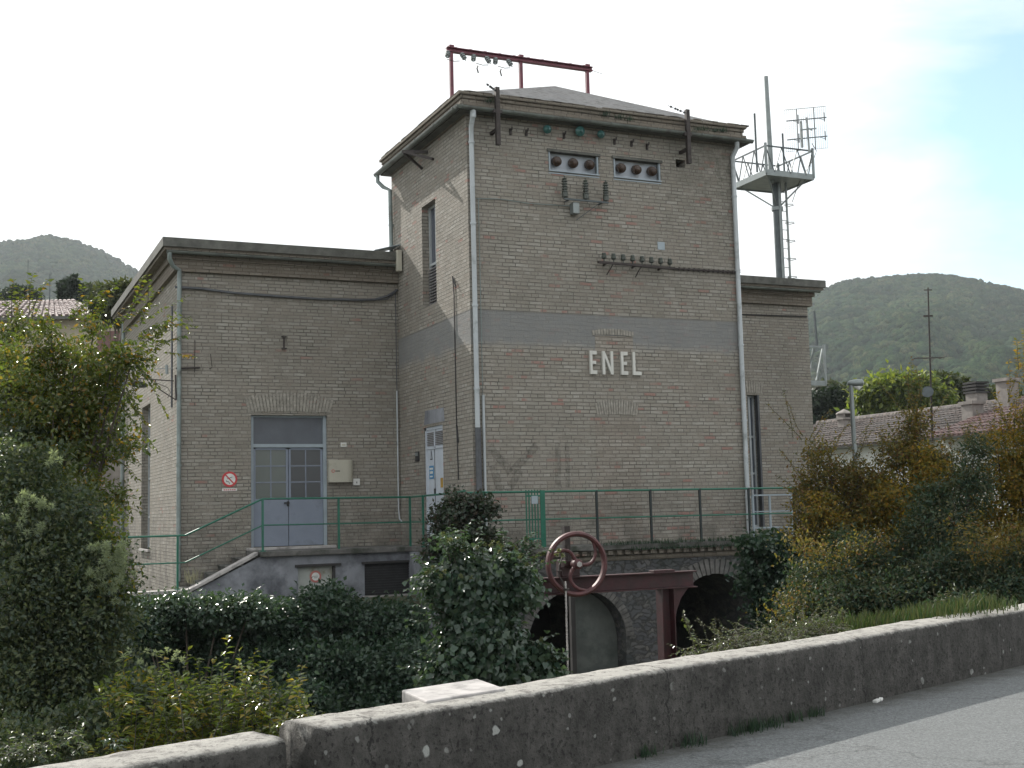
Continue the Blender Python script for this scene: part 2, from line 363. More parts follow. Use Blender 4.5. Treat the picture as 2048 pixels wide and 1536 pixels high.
def mat_parapet(name):
    m, t, b, o = newmat(name); p = wpos(t)
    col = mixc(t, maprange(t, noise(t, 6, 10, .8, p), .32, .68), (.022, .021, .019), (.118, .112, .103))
    # streaks running down, pits, lichen
    mp_ = N(t, 'ShaderNodeMapping'); mp_.inputs['Scale'].default_value = (9, 9, 1.3); t.links.new(p, mp_.inputs[0])
    s = maprange(t, noise(t, 1, 5, .6, mp_.outputs[0]), .42, .68); col = mixc(t, math2(t, 'MULTIPLY', s, .55), col, (.032, .031, .028))
    pit = maprange(t, noise(t, 34, 3, .7, p), .57, .63); col = mixc(t, math2(t, 'MULTIPLY', pit, .8), col, (.014, .013, .012))
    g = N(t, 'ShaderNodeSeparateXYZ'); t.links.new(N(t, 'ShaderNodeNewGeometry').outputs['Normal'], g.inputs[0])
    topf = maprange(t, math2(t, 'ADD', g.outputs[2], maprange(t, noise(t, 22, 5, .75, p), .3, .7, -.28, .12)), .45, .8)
    tcol = mixc(t, noise(t, 9, 6, .7, p), (.27, .26, .24), (.50, .48, .44))  # sunlit brightness put into the colour: up-facing concrete is paler
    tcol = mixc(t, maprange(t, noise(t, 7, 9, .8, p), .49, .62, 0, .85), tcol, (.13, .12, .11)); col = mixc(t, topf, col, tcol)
    dj = N(t, 'ShaderNodeVectorMath', operation='DOT_PRODUCT'); t.links.new(p, dj.inputs[0]); dj.inputs[1].default_value = (.9432, .3322, 0)
    sj = math2(t, 'ADD', dj.outputs['Value'], maprange(t, noise(t, 6, 5, .75, p), .3, .7, -.035, .035)); fr = math2(t, 'ABSOLUTE', math2(t, 'SUBTRACT', math2(t, 'FRACT', math2(t, 'MULTIPLY', sj, .41)), .5))
    jn = maprange(t, fr, .0014, .0034, 1, 0); col = mixc(t, math2(t, 'MULTIPLY', jn, .85), col, (.012, .012, .011))
    bl = maprange(t, noise(t, 17, 6, .8, p), .54, .62); col = mixc(t, math2(t, 'MULTIPLY', bl, .6), col, (.018, .017, .016))
    v = N(t, 'ShaderNodeTexVoronoi', feature='F1', i_Scale=6.0, i_Randomness=1.0)
    wn = noise(t, 18, 2, .5, p, out=1); add = N(t, 'ShaderNodeVectorMath', operation='MULTIPLY_ADD'); t.links.new(wn, add.inputs[0]); add.inputs[1].default_value = (.04, .04, .04); t.links.new(p, add.inputs[2])
    t.links.new(add.outputs[0], v.inputs['Vector'])
    sp = maprange(t, v.outputs['Distance'], .15, .19, 1, 0)
    sz = N(t, 'ShaderNodeSeparateColor'); t.links.new(v.outputs['Color'], sz.inputs[0])
    sp2v = N(t, 'ShaderNodeTexVoronoi', feature='F1', i_Scale=15.0); t.links.new(add.outputs[0], sp2v.inputs['Vector']); s2c = N(t, 'ShaderNodeSeparateColor'); t.links.new(sp2v.outputs['Color'], s2c.inputs[0]); sp2 = math2(t, 'MULTIPLY', math2(t, 'MULTIPLY', maprange(t, sp2v.outputs['Distance'], .16, .24, 1, 0), maprange(t, s2c.outputs[1], .80, .82)), maprange(t, noise(t, .9, 2, .5, p), .40, .5))
    keep = math2(t, 'MULTIPLY', maprange(t, sz.outputs[0], .70, .72), maprange(t, noise(t, 1.3, 2, .5, p), .43, .50))
    sp = math2(t, 'MULTIPLY', math2(t, 'MULTIPLY', sp, keep), maprange(t, g.outputs[2], .2, .5, 1, 0))
    col = mixc(t, sp, col, (.36, .37, .35)); col = mixc(t, math2(t, 'MULTIPLY', sp2, .8), col, (.26, .265, .25))
    t.links.new(col, b.inputs['Base Color']); b.inputs['Roughness'].default_value = .95
    bump(t, noise(t, 9, 6, .7, p), .55, .02, b, bump(t, noise(t, 34, 5, .75, p), 1.0, .022, None)); return m
M['parapet'] = mat_parapet('parapet')
def mat_asphalt(name):
    m, t, b, o = newmat(name); p = wpos(t)
    col = mixc(t, maprange(t, noise(t, 55, 5, .9, p), .36, .64), (.055, .06, .064), (.255, .27, .272))
    dt = N(t, 'ShaderNodeVectorMath', operation='DOT_PRODUCT'); t.links.new(p, dt.inputs[0]); dt.inputs[1].default_value = tuple(wn_); dd_ = math2(t, 'ADD', math2(t, 'SUBTRACT', dt.outputs['Value'], float(wa@wn_)), maprange(t, noise(t, 4, 5, .7, p), .3, .7, -.16, .16)); col = mixc(t, maprange(t, dd_, -.28, -.02, 0, .8), col, (.055, .052, .042))
    col = mixc(t, math2(t, 'MULTIPLY', maprange(t, noise(t, .9, 6, .6, p), .4, .7), .35), col, (.14, .15, .15))
    v = N(t, 'ShaderNodeTexVoronoi', feature='DISTANCE_TO_EDGE', i_Scale=.55); wn = noise(t, 2.5, 5, .65, p, out=1)
    add = N(t, 'ShaderNodeVectorMath', operation='MULTIPLY_ADD'); t.links.new(wn, add.inputs[0]); add.inputs[1].default_value = (.7, .7, .7); t.links.new(p, add.inputs[2]); t.links.new(add.outputs[0], v.inputs['Vector'])
    cr_ = maprange(t, v.outputs['Distance'], .0, .014, 1, 0); col = mixc(t, math2(t, 'MULTIPLY', cr_, .55), col, (.05, .05, .05)); col = mixc(t, maprange(t, noise(t, 13, 5, .75, p), .60, .68, 0, .5), col, (.07, .07, .065))
    t.links.new(col, b.inputs['Base Color']); b.inputs['Roughness'].default_value = .8
    bump(t, noise(t, 80, 3, .8, p), .9, .02, b); return m
def mat_ground(name):
    m, t, b, o = newmat(name); p = wpos(t)
    col = mixc(t, noise(t, 1.5, 7, .65, p), (.035, .045, .022), (.10, .095, .06))
    t.links.new(col, b.inputs['Base Color']); b.inputs['Roughness'].default_value = .95; bump(t, noise(t, 9, 6, .7, p), .8, .05, b); return m
M['ground'] = mat_ground('ground')
def mat_tiles(name, a, b_, ax=1, pitch=.22, course=.4):
    m, t, b, o = newmat(name); uv = N(t, 'ShaderNodeTexCoord').outputs['UV']; p = wpos(t)
    br = N(t, 'ShaderNodeTexBrick', offset=.5); br.inputs['Color1'].default_value = (0, 0, 0, 1); br.inputs['Color2'].default_value = (1, 1, 1, 1); br.inputs['Mortar'].default_value = (0, 0, 0, 1)
    br.inputs['Scale'].default_value = 1; br.inputs['Mortar Size'].default_value = .02; br.inputs['Brick Width'].default_value = pitch; br.inputs['Row Height'].default_value = course
    t.links.new(uv, br.inputs['Vector'])
    col = mixc(t, br.outputs['Color'], a, b_); col = mixc(t, br.outputs['Fac'], col, tuple(x*.3 for x in a))
    col = mixc(t, math2(t, 'MULTIPLY', maprange(t, noise(t, 1.2, 6, .7, p), .45, .7), .6), col, (.16, .155, .15))
    t.links.new(col, b.inputs['Base Color']); b.inputs['Roughness'].default_value = .8; bump(t, noise(t, 8, 4, .6, p), .6, .03, b); return m
M['tile_old'] = mat_tiles('tile_old', (.060, .050, .046), (.165, .13, .115))
M['tile_red'] = mat_tiles('tile_red', (.105, .062, .06), (.18, .11, .10))
M['tile_pink'] = mat_tiles('tile_pink', (.20, .14, .135), (.33, .26, .25))
# foliage
M['leaf_olive'] = mat_leaf('leaf_olive', [(.060, .090, .022), (.105, .135, .028), (.15, .165, .034), (.08, .11, .024), (.12, .14, .034), (.065, .10, .026), (.13, .15, .03), (.09, .12, .028), (.13, .16, .04), (.27, .17, .028)], .22, .45, .6)
M['leaf_clematis'] = mat_leaf('leaf_clematis', [(.042, .068, .046), (.056, .086, .054), (.074, .104, .056), (.11, .13, .056)], .4, .4, .4)
M['seed_fluff'] = mat_leaf('seed_fluff', [(.26, .31, .22), (.38, .43, .32)], .9, .5)
M['leaf_hedge'] = mat_leaf('leaf_hedge', [(.022, .050, .034), (.031, .064, .041), (.046, .080, .046)], .36, .3, .4)
M['leaf_weed'] = mat_leaf('leaf_weed', [(.085, .13, .03), (.14, .18, .04), (.21, .23, .05), (.11, .15, .035), (.10, .135, .035), (.17, .20, .045), (.32, .24, .04)], .24, .45, .6)
M['leaf_ivy'] = mat_leaf('leaf_ivy', [(.040, .076, .054), (.052, .092, .062), (.072, .110, .064), (.060, .096, .068)], .22, .3, .5)
M['ivy_berry'] = mat_leaf('ivy_berry', [(.12, .145, .05), (.19, .21, .09)], .5, .3)
M['leaf_creeper'] = mat_leaf('leaf_creeper', [(.020, .042, .024), (.034, .056, .028), (.058, .040, .03), (.028, .05, .03)], .4, .3)
M['leaf_amber'] = mat_leaf('leaf_amber', [(.19, .135, .040), (.13, .12, .040), (.22, .155, .040), (.10, .10, .038), (.16, .085, .036), (.18, .15, .045), (.075, .088, .038), (.20, .155, .042)], .55, .44, .3)
M['leaf_gold'] = mat_leaf('leaf_gold', [(.32, .215, .034), (.24, .185, .036), (.16, .145, .04), (.29, .165, .032), (.12, .125, .042)], .55, .5, .3)
M['leaf_blue'] = mat_leaf('leaf_blue', [(.030, .062, .044), (.044, .078, .050), (.058, .092, .050), (.08, .082, .042)], .5, .34, .25)
M['leaf_bramble'] = mat_leaf('leaf_bramble', [(.075, .10, .05), (.11, .14, .06), (.13, .16, .05), (.09, .08, .05)], .28, .35, .6)
M['leaf_bright'] = mat_leaf('leaf_bright', [(.11, .155, .035), (.17, .215, .045), (.23, .25, .055), (.08, .12, .034)], .5, .5)
M['leaf_far'] = mat_leaf('leaf_far', [(.035, .055, .022), (.055, .075, .026), (.075, .085, .03)], .6, .3)
M['leaf_fardark'] = mat_leaf('leaf_fardark', [(.012, .026, .015), (.020, .036, .018)], .6, .25)
M['grass'] = mat_leaf('grass', [(.030, .062, .024), (.045, .080, .028), (.085, .095, .045)], .6, .35, .2)
def mat_hill(name):
    m, t, b, o = newmat(name); g = N(t, 'ShaderNodeNewGeometry'); p = g.outputs['Position']
    r = ramp(t, [(0, (.028, .052, .026)), (.35, (.048, .078, .034)), (.7, (.075, .098, .040)), (1, (.095, .095, .045))]); t.links.new(g.outputs['Random Per Island'], r.inputs[0])
    f = maprange(t, noise(t, .9, 4, .75, p), .38, .62); col = mixc(t, f, (.016, .032, .020), r.outputs[0])
    col = mixc(t, maprange(t, noise(t, .012, 3, .6, p), .35, .65), col, (.5, .56, .6), 'MULTIPLY')
    t.links.new(col, b.inputs['Base Color']); b.inputs['Roughness'].default_value = 1; b.inputs['Specular IOR Level'].default_value = 0
    bump(t, noise(t, .8, 4, .7, p), .8, .6, b); return m
M['hill_wood'] = mat_hill('hill_wood')
M['hill_soil'] = simple('hill_soil', (.045, .06, .03), .95, 0, .4, .05)
# ------------------------------------------------------------------ THE SETTING
WY = 4.122; W = 6.0; D = 4.43; WLX = -4.656; WRX = 10.916; WB = 12.7
wd = np.array([.9432, .3322, 0]); wn_ = np.array([-.3322, .9432, 0]); wa = np.array([-4.48, -13.73, 0])
RZ = -.92
def wallp(s, off, z): q = wa+wd*s+wn_*off; return (q[0], q[1], z)
M['asphalt'] = mat_asphalt('asphalt')
# ground: one height field, canal bed between road and building
def gz(x, y):
    s = (np.stack([x, y], -1)-wa[:2])@wn_[:2]
    t = (np.stack([x, y], -1)-wa[:2])@wd[:2]
    base = np.full_like(x, RZ-.03)
    canal = np.clip((s-.5)/.6, 0, 1)*np.clip((9.5-s+.0*t)/.5+8, 0, 1)
    right = np.clip((x-5.5-.35*(y+12))/2.5, 0, 1)
    left = np.clip((-7.5-x)/3., 0, 1)*.5
    z = base-2.8*canal*(1-right)*(1-left)*(y < 2.6)
    z = np.where((y > 2.6) & (x < 7), RZ-.1, z)
    return z
xs = np.concatenate([np.linspace(-2500, -60, 14), np.linspace(-40, -12, 12), np.linspace(-11, 16, 90), np.linspace(18, 60, 16), np.linspace(80, 2500, 14)])
ys = np.concatenate([np.linspace(-400, -60, 6), np.linspace(-40, -17, 8), np.linspace(-16, 5, 84), np.linspace(6, 60, 18), np.linspace(80, 3000, 14)])
X, Y = np.meshgrid(xs, ys, indexing='ij'); Z = gz(X, Y)
V = np.stack([X, Y, Z], -1).reshape(-1, 3); ny = len(ys)
I, J = np.meshgrid(np.arange(len(xs)-1), np.arange(ny-1), indexing='ij'); a = (I*ny+J).ravel()
g = np_mesh('ground', V, np.stack([a, a+ny, a+ny+1, a+1], -1), M['ground'], nper=4); tag(g, kind='structure')
# road
b = MB(); b.quad(wallp(-40, -9, RZ), wallp(60, -9, RZ), wallp(60, .02, RZ), wallp(-40, .02, RZ)); b.build('road', M['asphalt'], kind='structure')

# hills (real ridges around the camera) and their woods
def crest(px):     # crest pixel row along the horizon direction
    kx = [-900, -400, -100, 0, 50, 100, 150, 200, 270, 400, 700, 1100, 1400, 1610, 1700, 1800, 1880, 1950, 2048, 2200, 2500, 2900]
    ky = [640, 560, 500, 489, 484, 477, 488, 508, 545, 640, 760, 760, 680, 602, 567, 556, 552, 560, 583, 640, 740, 800]
    return np.interp(px, kx, ky)
NA, NR = 220, 46
pxs = np.linspace(-900, 2900, NA); RC = 1050.0
def hill_z(px, r):
    c = crest(px); d = fw[None]+rt[None]*((px-1024)/F)[:, None]-up[None]*((c-768)/F)[:, None]
    h = np.linalg.norm(d[:, :2], axis=1); slope = d[:, 2]/h
    zc = CAM[2]+slope*RC
    u = np.clip((r-380)/(RC-380), 0, 1.0); s = u**1.1
    z = -1+(zc+1)*np.where(r <= RC, s, 1-.25*((r-RC)/500))
    z = z+np.where(r < RC*.97, 1, .25)*(16*np.sin(px*.011+r*.009)+11*np.sin(px*.027-r*.014)+7*np.sin(px*.051+r*.03))*np.clip(u*(1.0-u)**2*3.2, 0, 1)
    return z
def hill_xy(px, r):
    d = fw[None, :2]+rt[None, :2]*((px-1024)/F)[:, None]; d = d/np.linalg.norm(d, axis=1)[:, None]
    return CAM[None, :2]+d*r[:, None]
A, B = np.meshgrid(pxs, np.linspace(380, 1500, NR), indexing='ij'); A = A.ravel(); B = B.ravel()
xy = hill_xy(A, B); V = np.concatenate([xy, hill_z(A, B)[:, None]], 1)
I, J = np.meshgrid(np.arange(NA-1), np.arange(NR-1), indexing='ij'); a = (I*NR+J).ravel()
tag(np_mesh('hills', V, np.stack([a, a+NR, a+NR+1, a+1], -1), M['hill_soil'], nper=4, smooth=True), kind='structure')
import bmesh
def ico(sub):
    bm = bmesh.new(); bmesh.ops.create_icosphere(bm, subdivisions=sub, radius=1); v = np.array([q.co[:] for q in bm.verts]); f = np.array([[q.index for q in p.verts] for p in bm.faces]); bm.free(); return v, f
iv, jf = ico(2)
def crowns(C, Rr, squash=.85, jit=.34):
    n = len(C); nv = len(iv)
    dsp = 1+jit*(RNG.random((n, nv, 1))-.5)*1.6
    ph = RNG.random((n, 1, 3))*6.28; dsp = dsp*(1+.22*np.sin(iv[None]*3.1+ph).sum(-1, keepdims=True)/1.7)
    V = C[:, None]+iv[None]*dsp*Rr[:, None, None]*np.array([1, 1, squash])
    Fc = jf[None]+(np.arange(n)*nv)[:, None, None]; return V.reshape(-1, 3), Fc.reshape(-1, 3)
hp = []
for lo, hi, n in ((-300, -40, 1500), (-40, 300, 3400), (300, 520, 1300), (1340, 1590, 2200), (1590, 2090, 8200), (2090, 2500, 3200)):
    q = RNG.uniform(lo, hi, n); r = 400+(RC-400)*RNG.random(n)**.8; hp.append(np.stack([q, r], 1))
    q = RNG.uniform(lo, hi, 260); hp.append(np.stack([q, np.full(260, RC)+RNG.uniform(-12, 2, 260)], 1))
hp = np.concatenate(hp); xy = hill_xy(hp[:, 0], hp[:, 1]); hz = hill_z(hp[:, 0], hp[:, 1])
rr = RNG.uniform(2.2, 3.9, len(hp))*RNG.choice([1, 1, 1.3], len(hp))
rr = np.where(hp[:, 1] > RC-40, rr*.6, rr)
V, Fc = crowns(np.concatenate([xy, (hz+rr*.45)[:, None]], 1), rr)
tag(np_mesh('woodland', V, Fc, M['hill_wood']), kind='stuff')

# ------------------------------------------------------------------ THE BUILDING
BR = empty('brick_building', (0, 0, 0), 'tall tan brick tower with lower wings, grey cornices and pale drainpipes behind the green railing', 'building')
def panel(mb, ax, val, u0, u1, v0, v1, holes, depth):
    """wall panel on plane ax=val with rectangular holes and reveals; depth signed along the plane's axis"""
    us = sorted({u0, u1, *[h[0] for h in holes], *[h[1] for h in holes]}); vs = sorted({v0, v1, *[h[2] for h in holes], *[h[3] for h in holes]})
    q = (lambda u, v, d=0: (u, val+d, v)) if ax == 'Y' else (lambda u, v, d=0: (val+d, u, v))
    for i in range(len(us)-1):
        for j in range(len(vs)-1):
            cu, cv = (us[i]+us[i+1])/2, (vs[j]+vs[j+1])/2
            if any(h[0] < cu < h[1] and h[2] < cv < h[3] for h in holes): continue
            mb.quad(q(us[i], vs[j]), q(us[i+1], vs[j]), q(us[i+1], vs[j+1]), q(us[i], vs[j+1]))
    for h in holes:
        a0, a1, b0, b1 = h[:4]
        mb.quad(q(a0, b0), q(a0, b0, depth), q(a0, b1, depth), q(a0, b1)); mb.quad(q(a1, b0), q(a1, b1), q(a1, b1, depth), q(a1, b0, depth))
        mb.quad(q(a0, b0), q(a1, b0), q(a1, b0, depth), q(a0, b0, depth)); mb.quad(q(a0, b1), q(a0, b1, depth), q(a1, b1, depth), q(a1, b1))
def rectY(px0, py0, px1, py1, y):
    a = P(px0, py0, 'Y', y); b = P(px1, py1, 'Y', y); return (a[0], b[0], b[2], a[2])
TZ = 8.13   # tower wall top under the gutter
vent1 = rectY(1097, 303, 1197, 348, 0); vent2 = rectY(1227, 316, 1321, 362, 0)
zt = 7.02; vent1 = (vent1[0], vent1[1], 6.62, 7.05); vent2 = (vent2[0], vent2[1], 6.62, 7.05)
vent1 = (*rectY(1097, 303, 1197, 348, 0)[:2], P(1147, 346, 'Y', 0)[2], P(1147, 308, 'Y', 0)[2])
vent2 = (*rectY(1227, 318, 1321, 362, 0)[:2], vent1[2], vent1[3])
def rX(pxs_, x): return [P(a, b, 'X', x) for a, b in pxs_]
q = rX([(845, 520), (872, 500), (858, 405), (858, 612)], 0); lw = (q[1][1], q[0][1], q[3][2], q[2][2])
q = rX([(849, 950), (887, 950), (868, 852), (868, 1060)], 0); sdr = (q[1][1], q[0][1], 0.02, q[2][2])
nich = P(1362, 328, 'Y', 0); nich = (nich[0]-.12, nich[0]+.10, nich[2]-.07, nich[2]+.09)
b = MB(); panel(b, 'Y', 0, 0, W, -.12, TZ, [vent1, vent2, nich], .35); panel(b, 'X', 0, 0, D, -.12, TZ, [lw, sdr], .28)
panel(b, 'X', W, 0, D, -.12, TZ, [], -.2); panel(b, 'Y', D, 0, W, 5.5, TZ, [], -.2)
b.box(nich[0]-.05, nich[1]+.05, .345, .40, nich[2]-.05, nich[3]+.05)
b.build('tower_wall', M['brick_tower'], BR)
# wings: one body behind the tower
ent = (-3.19, -1.59, .05, 2.74)
rwin_a = P(1494, 790, 'Y', WY); rwin_b = P(1521, 1055, 'Y', WY); rwin = (rwin_a[0], P(1512, 790, 'Y', WY)[0]+.03, .12, rwin_a[2])
q = rX([(283, 950), (300, 950), (291, 812), (291, 1098)], WLX); swin = (q[1][1], q[0][1], q[3][2], q[2][2])
WZ = 5.62
b = MB(); panel(b, 'Y', WY, WLX, 0.0, -4.2, WZ, [ent], .22); panel(b, 'Y', WY, W, WRX, -4.2, WZ, [rwin], .22)
panel(b, 'X', WLX, WY, WB, -4.2, WZ, [swin], .25); panel(b, 'X', WRX, WY, WB, -4.2, WZ, [], -.2); panel(b, 'Y', WB, WLX, WRX, -4.2, WZ, [], -.2)
b.build('wing_wall', M['brick_wing'], BR)
# tower cornice: stepped brick parapet
b = MB()
for z0, z1, o in ((8.215, 8.30, .20), (8.30, 8.37, .15), (8.37, 8.44, .17), (8.44, 8.50, .21)):
    b.box(-o, W+o, -o, D+o, z0, z1-.004)
rg = random.Random(3)     # worn lumps along the top edge
for k in range(60):
    x = rg.uniform(-.2, W+.2); b.box(x, x+rg.uniform(.1, .3), -.215, -.06, 8.497, 8.50+rg.uniform(.006, .022))
for k in range(40):
    y = rg.uniform(-.2, D); b.box(-.215, -.06, y, y+rg.uniform(.1, .3), 8.497, 8.50+rg.uniform(.006, .024))
b.build('cornice', M['brick_cornice'], BR, bevel=.008)
b = MB(); b.box(-.03, W+.03, -.03, D+.03, 8.10, 8.128); b.build('corbel', M['brick_cornice'], BR)
# pyramid roof with overlapping slabs
b = MB(); n = 1; ap = np.array([W/2, D/2, 9.77])
for k in range(n):
    t0, t1 = k/n, (k+1)/n; z0 = 8.50+(9.77-8.50)*t0; z1 = 8.50+(9.77-8.50)*t1+.02
    def ringp(t, z, e=0): ex, ey = (W/2+.08)*(1-t)+e, (D/2+.08)*(1-t)+e; return [(ap[0]-ex, ap[1]-ey, z), (ap[0]+ex, ap[1]-ey, z), (ap[0]+ex, ap[1]+ey, z), (ap[0]-ex, ap[1]+ey, z)]
    lo = ringp(t0, z0+.012, .01); hi = ringp(min(t1, .995), z1-.018)
    for i in range(4): j = (i+1) % 4; b.quad(lo[i], lo[j], hi[j], hi[i])
b.box(-.05, W+.05, -.05, D+.05, 8.46, 8.508); b.build('roof', M['roof_slate'], BR)
# gutters
def gutter(mb, a, c, r=.06, n=7):
    a = np.array(a, float); c = np.array(c, float); d = c-a; d /= np.linalg.norm(d); s = np.cross(d, [0, 0, 1]); rows = []
    for rr_ in (r, r-.008):
        for k in range(n+1):
            t = math.pi+math.pi*k/n; rows.append((s*math.cos(t)*rr_+np.array([0, 0, 1])*math.sin(t)*rr_))
    b0 = len(mb.v); m_ = len(rows)
    for e in (a, c): mb.v += [tuple(e+r_) for r_ in rows]
    for k in range(n): mb.f.append((b0+k, b0+k+1, b0+m_+k+1, b0+m_+k)); mb.f.append((b0+n+1+k+1, b0+n+1+k, b0+m_+n+1+k, b0+m_+n+2+k))
    for base in (b0, b0+m_): mb.f.append(tuple(base+i for i in list(range(n+1))+list(range(2*n+1, n, -1))))
g_ = .25; b = MB()
for a_, c_ in (((-g_-.06, -g_, 8.19), (W+g_+.06, -g_, 8.19)), ((-g_, -g_-.06, 8.19), (-g_, D+g_+.06, 8.19)), ((W+g_, -g_, 8.19), (W+g_, D+g_, 8.19))): gutter(b, a_, c_, .065)
for i in range(7): b.box(-.2+i*1.05, -.18+i*1.05, -g_-.075, -.02, 8.17, 8.20)
for i in range(5): b.box(-g_-.075, -.02, -.1+i*1.05, -.08+i*1.05, 8.17, 8.20)
b.build('gutter', M['gutter'], BR)
# eave soffit of gutter board
b = MB(); b.box(-.19, W+.19, -.19, D+.19, 8.13, 8.212); b.build('eave_board', M['fascia'], BR)
# wing cornice and flat roof
ol = .343
def ring(mb, o, z0, z1, side):
    if side: mb.box(WLX-o, -.002, WY-o, WY+.3, z0, z1); mb.box(WLX-o, WLX+.3, WY+.298, WB+o, z0, z1)
    else: mb.box(W+.002, WRX+o, WY-o, WY+.3, z0, z1); mb.box(WRX-.3, WRX+o, WY+.298, WB+o, z0, z1)
for side in (0, 1):
    b = MB(); ring(b, ol, 6.06, 6.243, side); b.build('fascia', M['fascia'], BR)
    b = MB(); ring(b, .30, 6.0, 6.062, side); ring(b, .14, 5.86, 6.002, side); ring(b, .09, WZ-.002, 5.862, side); b.build('wing_cornice', M['brick_cornice'], BR)
b = MB(); b.box(WLX+.2, WRX-.2, WY+.28, WB, 6.0, 6.16); b.build('flat_roof', M['roof_flat'], BR)
for s_, e_ in (((WLX-.26, WY-.27, 5.985), (-.02, WY-.27, 5.985)), ((W+.02, WY-.27, 5.985), (WRX+.2, WY-.27, 5.985))):
    b = MB(); gutter(b, s_, e_, .055); b.build('wing_gutter', M['gutter'], BR)
# drainpipes
def pipe(name, pts, r, mat, clips=True, n=10):
    b = MB(); b.tube(pts, r, n)
    if clips:
        zs = np.arange(min(p[2] for p in pts)+.7, max(p[2] for p in pts)-.4, 1.55)
        P0 = pts[-1]; P1 = pts[-2]
        for z in zs: b.tube([(P0[0], P0[1], z), (P0[0], P0[1], z+.035)], r+.012, n)
    return b.build(name, M[mat], BR, smooth=True)
pa = P(940, 300, 'Y', -.07); pz = P(956, 855, 'Y', -.07)[2]
pipe('drainpipe', [(.05, -.22, 8.15), (.05, -.21, 8.02), (.07, -.07, 7.86), (.07, -.07, 7.6), (.07, -.07, pz)], .048, 'pipe_pale')
b = MB(); b.tube([(.05, -.22, 8.14), (.05, -.215, 8.0)], .06, 10); b.build('drain_elbow', M['pipe_pale'], BR, smooth=True)
pipe('drainpipe', [(.075, -.07, pz), (.075, -.07, -.02)], .056, 'pipe_dark', clips=False)
cz = P(963, 790, 'Y', -.04)[2]
pipe('conduit', [(.20, -.035, P(952, 397, 'Y', 0)[2]), (.20, -.035, cz)], .008, 'pipe_green', clips=False, n=6)
pipe('conduit', [(.205, -.04, cz), (.205, -.04, .1)], .028, 'pipe_pale', clips=False)
pipe('drainpipe', [(W-.05, -.22, 8.15), (W-.05, -.21, 8.02), (W-.07, -.07, 7.86), (W-.07, -.07, 7.6), (W-.07, -.07, .1)], .048, 'pipe_pale')
wy_ = WY-.07
pipe('drainpipe', [(WLX-.2, WY-.27, 5.95), (WLX-.2, WY-.26, 5.82), (WLX-.12, WY-.15, 5.70), (WLX+.02, wy_, 5.64), (WLX+.02, wy_, 5.4), (WLX+.02, wy_, -.55)], .045, 'pipe_green')
pipe('drainpipe', [(WLX-.07, WB-.1, 5.9), (WLX-.07, WB-.1, -.6)], .05, 'pipe_green')
pipe('drainpipe', [(WLX-.06, WY+.32, 5.0), (WLX-.06, WY+.32, 2.9)], .02, 'pipe_dark', clips=False)
pipe('drainpipe', [(-.25, D+.20, 8.15), (-.25, D+.20, 8.0), (-.16, D+.1, 7.86), (-.06, D-.08, 7.75), (-.05, D-.08, 6.25)], .045, 'pipe_green')
b = MB(); b.box(-.14, -.03, WY-.42, WY-.30, 5.82, 6.28); b.build('rain_box', M['cream_box'], BR, bevel=.01)
b = MB(); b.prism([(-.6, WY-.30, 6.26), (-.02, WY-.30, 6.42), (-.02, WY+.2, 6.42), (-.6, WY+.2, 6.26)], (0, 0, .015)); b.build('flashing', M['frame_pale'], BR)
# inner corner conduit
cz = P(797, 782, 'Y', WY)[2]
pipe('conduit', [(-.06, WY-.03, cz), (-.06, WY-.03, .75), (-.05, WY-.05, .55), (0.0, WY-.08, .48)], .018, 'pipe_pale', clips=False)
pipe('conduit', [(-.06, WY-.03, 5.5), (-.06, WY-.03, cz)], .009, 'pipe_dark', clips=False, n=6)
# black cables on the tower's side and sagging across the wing
b = MB(); q = [P(a_, c_, 'X', -.015) for a_, c_ in ((905, 552), (908, 590), (910, 700), (913, 850), (917, 960))]; b.tube(q, .010, 5); b.tube([P(913, 850, 'X', -.02), P(916, 885, 'X', -.02)], .016, 5)
b.tube([P(905, 555, 'X', -.03), P(912, 575, 'X', -.03)], .014, 5); b.build('cable', M['black'], BR)
b = MB(); q = [P(a_, c_, 'Y', WY-.05) for a_, c_ in ((350, 574), (400, 577), (470, 586), (560, 593), (640, 598), (720, 600), (750, 599), (775, 592), (795, 580))]; b.tube(q, .026, 6)
b.tube([P(a_, c_, 'Y', WY-.07) for a_, c_ in ((756, 600), (775, 598), (785, 590), (795, 578))], .012, 5); b.build('cable', M['pipe_dark'], BR)
b = MB(); b.tube([P(352, 538, 'Y', WY-.02), P(560, 549, 'Y', WY-.02), P(795, 560, 'Y', WY-.02)], .009, 5); b.build('string_line', M['black'], BR); b = MB(); b.tube([P(1484, 629, 'Y', WY-.03), P(1614, 633, 'Y', WY-.03)], .016, 5); b.build('string_line', M['black'], BR)
b = MB(); q = [P(a_, c_, 'Y', -.02) for a_, c_ in ((952, 397), (1000, 398), (1060, 407), (1140, 412))]; b.tube(q, .009, 5); b.build('cable', M['pipe_green'], BR)
